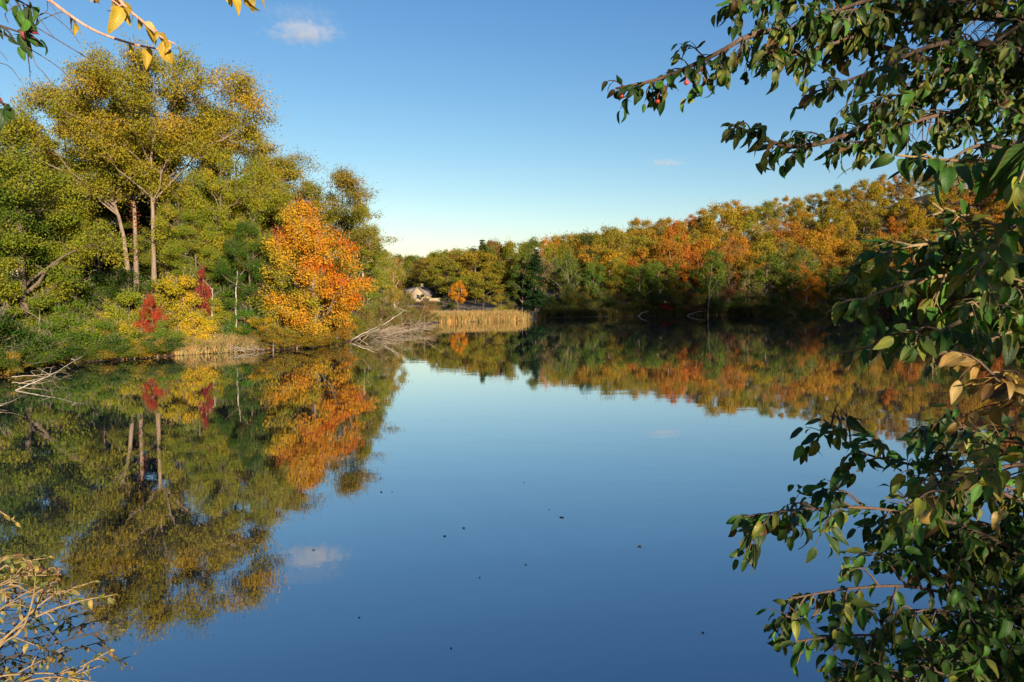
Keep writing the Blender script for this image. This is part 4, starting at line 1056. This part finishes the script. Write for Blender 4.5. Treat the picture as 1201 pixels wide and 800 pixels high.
# shrub in the bottom corner
LOW = [([(1330, 700, 2.2), (1180, 580, 2.1), (1080, 548, 2.05), (1010, 530, 2.0), (966, 492, 2.0)], {'dens': .8}),
       ([(1330, 760, 2.2), (1180, 640, 2.1), (1050, 600, 2.0), (960, 596, 1.95), (872, 606, 1.9)], {'dens': .8}),
       ([(1330, 800, 2.2), (1180, 720, 2.1), (1080, 690, 2.0), (1000, 690, 1.95), (926, 702, 1.9)], {'dens': .7}),
       ([(1330, 860, 2.2), (1200, 790, 2.1), (1100, 752, 2.0), (1010, 745, 1.9), (932, 752, 1.85)], {'dens': .8}),
       ([(1330, 680, 2.4), (1230, 540, 2.3), (1150, 508, 2.3), (1080, 500, 2.3)], {}),
       ([(1330, 880, 2.1), (1200, 850, 2.0), (1080, 800, 1.9), (990, 790, 1.85)], {}),
       ([(1330, 740, 2.3), (1220, 640, 2.2), (1120, 610, 2.2), (1030, 620, 2.15)], {}),
       ([(1330, 760, 2.3), (1230, 680, 2.2), (1130, 650, 2.1), (1040, 650, 2.1)], {}),
       ([(1330, 820, 2.2), (1230, 760, 2.1), (1130, 720, 2.0), (1060, 715, 2.0)], {}),
       ([(1330, 700, 2.3), (1240, 600, 2.2), (1170, 570, 2.2), (1090, 570, 2.1)], {}),
       ([(1330, 880, 2.2), (1240, 820, 2.1), (1170, 760, 2.1), (1110, 740, 2.1)], {}),
       ([(1330, 760, 2.4), (1250, 700, 2.3), (1190, 640, 2.3), (1150, 620, 2.3)], {}),
       ([(1330, 900, 2.0), (1240, 860, 1.9), (1150, 810, 1.85), (1080, 780, 1.8)], {}),
       ([(1330, 640, 1.9), (1260, 560, 1.8), (1200, 545, 1.7), (1130, 560, 1.65), (1095, 590, 1.6)], {'dens': .5, 'cols': [YG, TAN, MG, (.26, .23, .06)]}),
       ([(1330, 560, 1.6), (1270, 470, 1.5), (1215, 452, 1.4), (1165, 448, 1.35)], {'dens': .5, 'cols': [TAN, BR, (.25, .16, .05)]})]
t_, n1_, n2_ = near_plant('bank_shrub', 'dense dark green shrub filling the bottom corner over the water with some yellowed leaves', 'shrub', (2.1, 2.4, gz(2.1, 2.4)), LOW, 13, .060, [(DG, .48), (MG, .3), ((.08, .11, .02), .13), (YG, .07), (BR, .02)], spacing=.027, twig_len=.24, twig_gap=.027, drop=.75, r0=.0055, stems=True, keepout=lambda px, py: ((py < 488) & (px < 1085)))
print('shrub', n1_, n2_)

# twig with yellow leaves at the top of the other side
YL = [(.36, .25, .03), (.42, .28, .03), (.30, .22, .03)]
TOPL = [([(-40, -60, 1.7), (30, -20, 1.7), (100, 30, 1.7), (150, 50, 1.7), (194, 59, 1.7)], {'dens': .25, 'twig': .02, 'cols': YL + [(.34, .12, .02)], 'r': .004}),
        ([(90, -80, 1.6), (138, -3, 1.6), (166, 24, 1.6), (190, 44, 1.6), (206, 52, 1.6)], {'dens': .9, 'twig': .04, 'cols': YL, 'r': .003, 'start': .45}),
        ([(60, -70, 1.6), (95, -30, 1.6), (125, -5, 1.6), (142, 8, 1.6)], {'dens': .5, 'twig': .04, 'cols': YL, 'r': .003, 'size': 1.1, 'start': .6}),
        ([(150, -80, 1.7), (220, -26, 1.7), (262, -14, 1.7), (300, -12, 1.7)], {'dens': .7, 'twig': .03, 'cols': YL, 'r': .003, 'start': .3})]
HB = (-1.75, 1.7, gz(-1.75, 1.7)); VB = (-2.0, 1.9, gz(-2.0, 1.9))
M_PINK = bark_material('pink_stem', (.40, .19, .13), (.62, .36, .26), 60)
t_, n1_, n2_ = near_plant('hanging_branch', 'pinkish twig with yellow pointed leaves hanging in from the top edge', 'tree', HB, TOPL, 14, .050, [(YL[0], 1.0)], spacing=.05, twig_len=.03, twig_gap=.05, drop=.9, bark=M_PINK)
trunk_part(t_, [(HB[0], HB[1], HB[2] - .1), (-1.8, 1.7, 2.8), tuple(at(-110, -90, 1.7)), tuple(at(90, -95, 1.65)), tuple(at(240, -100, 1.65))], .02, .005)
VINE = [([(-60, -40, 1.9), (-10, -12, 1.8), (20, 0, 1.8), (38, 10, 1.8)], {'dens': 1}), ([(-60, 10, 1.9), (-14, 26, 1.8), (12, 34, 1.8), (44, 46, 1.8)], {'dens': 1}), ([(-60, 90, 1.9), (-30, 112, 1.8), (-4, 118, 1.8), (10, 124, 1.8)], {'dens': .5})]
t_, n2_, n3_ = near_plant('climbing_vine', 'dark green vine leaves with thin curling stems at the top edge beside the yellow leaves', 'vine', VB, VINE, 15, .06, [(DG, .5), (MG, .4), ((.2, .04, .05), .1)], spacing=.035, twig_len=.08, twig_gap=.05, drop=.9, bark=M_DARKTWIG, r0=.003)
trunk_part(t_, [(VB[0], VB[1], VB[2] - .1), (-1.9, 1.9, 2.4), tuple(at(-75, 100, 1.9)), tuple(at(-60, -50, 1.9))], .012, .004)
tb = Tubes(); r = np.random.default_rng(4); b_ = np.array(t_.location)
for k in range(12):
    p = np.array(at(r.uniform(-20, 40), r.uniform(-15, 70), 1.8)); d = r.normal(0, 1, 3) * [.07, .02, .06] + [.06, 0, -.01]
    tb.add(curve_pts([p - b_, p + d * .5 + r.normal(0, .012, 3) - b_, p + d - b_, p + d + [.03, 0, -.04] - b_], 12), np.linspace(.0013, .0006, 12), 4)
new_obj('tendril', tb.mesh('tendril'), t_, M_TWIG)

# low twiggy bush in the other bottom corner
STEM = [([(-120, 900, 2.0), (-30, 790, 2.0), (20, 735, 2.0), (60, 700, 2.0), (110, 682, 2.0)], {'dens': .12, 'r': .0038}),
        ([(-120, 880, 2.0), (-20, 770, 2.0), (40, 725, 2.0), (90, 706, 2.0), (132, 698, 2.0)], {'dens': .6, 'r': .003, 'start': .75}),
        ([(-120, 820, 2.0), (-30, 700, 2.0), (0, 668, 2.0), (20, 660, 2.0), (56, 654, 2.0)], {'dens': 1, 'r': .0028, 'start': .6}),
        ([(-90, 900, 1.9), (-10, 770, 1.9), (24, 740, 1.9), (38, 705, 1.9), (42, 672, 1.9)], {'dens': .15, 'r': .0025}),
        ([(-100, 860, 1.9), (-20, 800, 1.9), (40, 790, 1.9), (80, 788, 1.9), (128, 764, 1.9)], {'dens': .5, 'r': .002, 'start': .6}),
        ([(-100, 780, 2.1), (-30, 740, 2.1), (0, 742, 2.1), (40, 756, 2.1)], {'dens': .5, 'r': .002}),
        ([(-100, 900, 1.8), (-10, 820, 1.8), (50, 795, 1.8), (110, 800, 1.8)], {'dens': .9, 'r': .002}),
        ([(-100, 640, 2.1), (-20, 590, 2.1), (0, 600, 2.1), (18, 612, 2.1)], {'dens': .3, 'r': .003}),
        ([(-120, 760, 2.2), (-40, 690, 2.2), (-5, 670, 2.2), (16, 690, 2.2)], {'dens': .9, 'r': .002})]
rq = random.Random(5)
for k in range(10):
    ex, ey = rq.uniform(5, 120), rq.uniform(650, 800); ex = min(ex, 40 + (ey - 640) * .7)
    STEM.append(([(-120, 900, 2.1), (-40, ey + rq.uniform(40, 80), 2.1), (ex * .4 - 10, ey + rq.uniform(5, 30), 2.08), (ex, ey, 2.05 + rq.uniform(-.1, .1))], {'dens': 1.1, 'r': .0014, 'start': .5, 'twig': .10, 'cols': [(.20, .15, .05), (.17, .14, .04), (.10, .12, .03), (.20, .11, .06)]}))
t_, n1_, n2_ = near_plant('twiggy_bush', 'straw coloured twiggy bush with small yellowing leaves in the bottom corner', 'shrub', (-1.75, 2.0, gz(-1.75, 2.0)), STEM, 16, .026, [((.28, .21, .05), .5), (YG, .3), ((.10, .11, .03), .2)], spacing=.022, twig_len=.06, twig_gap=.05, drop=.1, bark=M_GOLDTWIG, stems=True)
DARK = [([(-120, 880, 2.3), (-20, 800 - k * 14, 2.3 + k * .05), (60, 770 - k * 13, 2.35 + k * .05), (150 - k * 14, 744 - k * 9, 2.4 + k * .05)], {'dens': .9, 'r': .0025, 'cols': [DG, (.09, .07, .02), (.20, .11, .06), (.12, .12, .03)]}) for k in range(7)]
t_, n1_, n2_ = near_plant('thorny_bush', 'dark thin-stemmed bush with few small leaves behind the straw coloured one', 'shrub', (-2.0, 2.3, gz(-2.0, 2.3)), DARK, 17, .026, [(DG, 1.0)], spacing=.05, twig_len=.22, twig_gap=.05, drop=.2, bark=M_DARKTWIG, stems=True)

# ------------------------------------------------------------------ floating leaves and clouds
for k, (px, py, s, lab) in enumerate([(659, 607, .16, 'largest dark leaf floating alone on the open water'), (546, 619, .11, 'brown leaf floating left of the largest one'), (521, 628, .09, 'small curled leaf floating beside the brown one'), (615, 662, .06, 'tiny dark leaf floating nearest the viewer'), (448, 577, .1, 'small leaf floating by the maple reflection'), (752, 640, .1, 'pale leaf floating toward the shrub'), (643, 597, .05, 'tiny leaf floating just beyond the largest one'), (366, 645, .08, 'leaf floating at the edge of the tree reflection')]):
    p = wp(px, py, .006); o = bpy.data.objects.new('floating_leaf', LEAF_ME[k % 3]); link(o); o.location = p; o.rotation_euler = (0, 0, k * 1.7); o.scale = (s * .8, s * .8, s * .8)
    o.color = (.20, .14, .05, 1) if k == 5 else (.07, .045, .025, 1)
    tag(o, lab.replace('left of', 'beside'), 'leaf', 'leaves floating on the pond')

for k in range(9):
    px, py = rnd.uniform(330, 880), rnd.uniform(520, 780)
    o = bpy.data.objects.new('floating_leaf', LEAF_ME[k % 4]); link(o); o.location = wp(px, py, .006); o.rotation_euler = (0, 0, k * 2.3); q = rnd.uniform(.03, .06); o.scale = (q, q, q * .6)
    o.color = rnd.choice([(.07, .045, .02, 1), (.20, .14, .05, 1), (.14, .07, .025, 1)]); tag(o, 'speck of a fallen leaf drifting on the open water', 'leaf', 'tiny leaves drifting on the pond')

def cloud(px, py, Y, wpx, hpx, dens, seed, label):
    m, nt, out = new_mat('cloud_vapour'); pv = N(nt, 'VolumePrincipled'); pv.inputs['Color'].default_value = (1, .97, .95, 1)
    pv.inputs['Anisotropy'].default_value = .2
    tc = N(nt, 'TexCoord'); ln = N(nt, 'VectorMath', operation='LENGTH'); nt.links.new(tc.outputs['Object'], ln.inputs[0])
    mp = N(nt, 'Mapping'); mp.inputs['Location'].default_value = (seed, seed * 2, 0); mp.inputs['Scale'].default_value = (1.6 * wpx / hpx * .55, 1.4, 1.5); nt.links.new(tc.outputs['Object'], mp.inputs['Vector'])
    f = noise(nt, 1.9, 7, .66, mp.outputs['Vector'])
    a = N(nt, 'Math', operation='MULTIPLY_ADD'); a.inputs[1].default_value = -.42; nt.links.new(ln.outputs['Value'], a.inputs[0]); nt.links.new(f, a.inputs[2])
    mr = N(nt, 'MapRange'); mr.inputs['From Min'].default_value = .24; mr.inputs['From Max'].default_value = .46; mr.inputs['To Max'].default_value = dens
    nt.links.new(a.outputs[0], mr.inputs['Value']); nt.links.new(mr.outputs[0], pv.inputs['Density']); nt.links.new(pv.outputs[0], out.inputs['Volume'])
    tb = Tubes(); k = np.linspace(0, math.pi, 13); tb.add(np.column_stack([-np.cos(k), 0 * k, 0 * k]), np.sin(k) + .001, 20)
    o = new_obj('cloud', tb.mesh('cloud'), None, m); c = at(px, py, Y); o.location = c
    o.scale = (wpx / 2 / FPX * Y, wpx / 3 / FPX * Y, hpx / 2 / FPX * Y); tag(o, label, 'cloud')
cloud(356, 38, 2200, 128, 38, .013, 3.1, 'small puffy white cloud high above the wooded point')
cloud(350, 16, 2300, 150, 18, .003, 8.4, 'faint thin wisp of cloud above the puffy one')
cloud(781, 191, 2600, 70, 12, .012, 5.2, 'thin white sliver of cloud above the wooded hill')
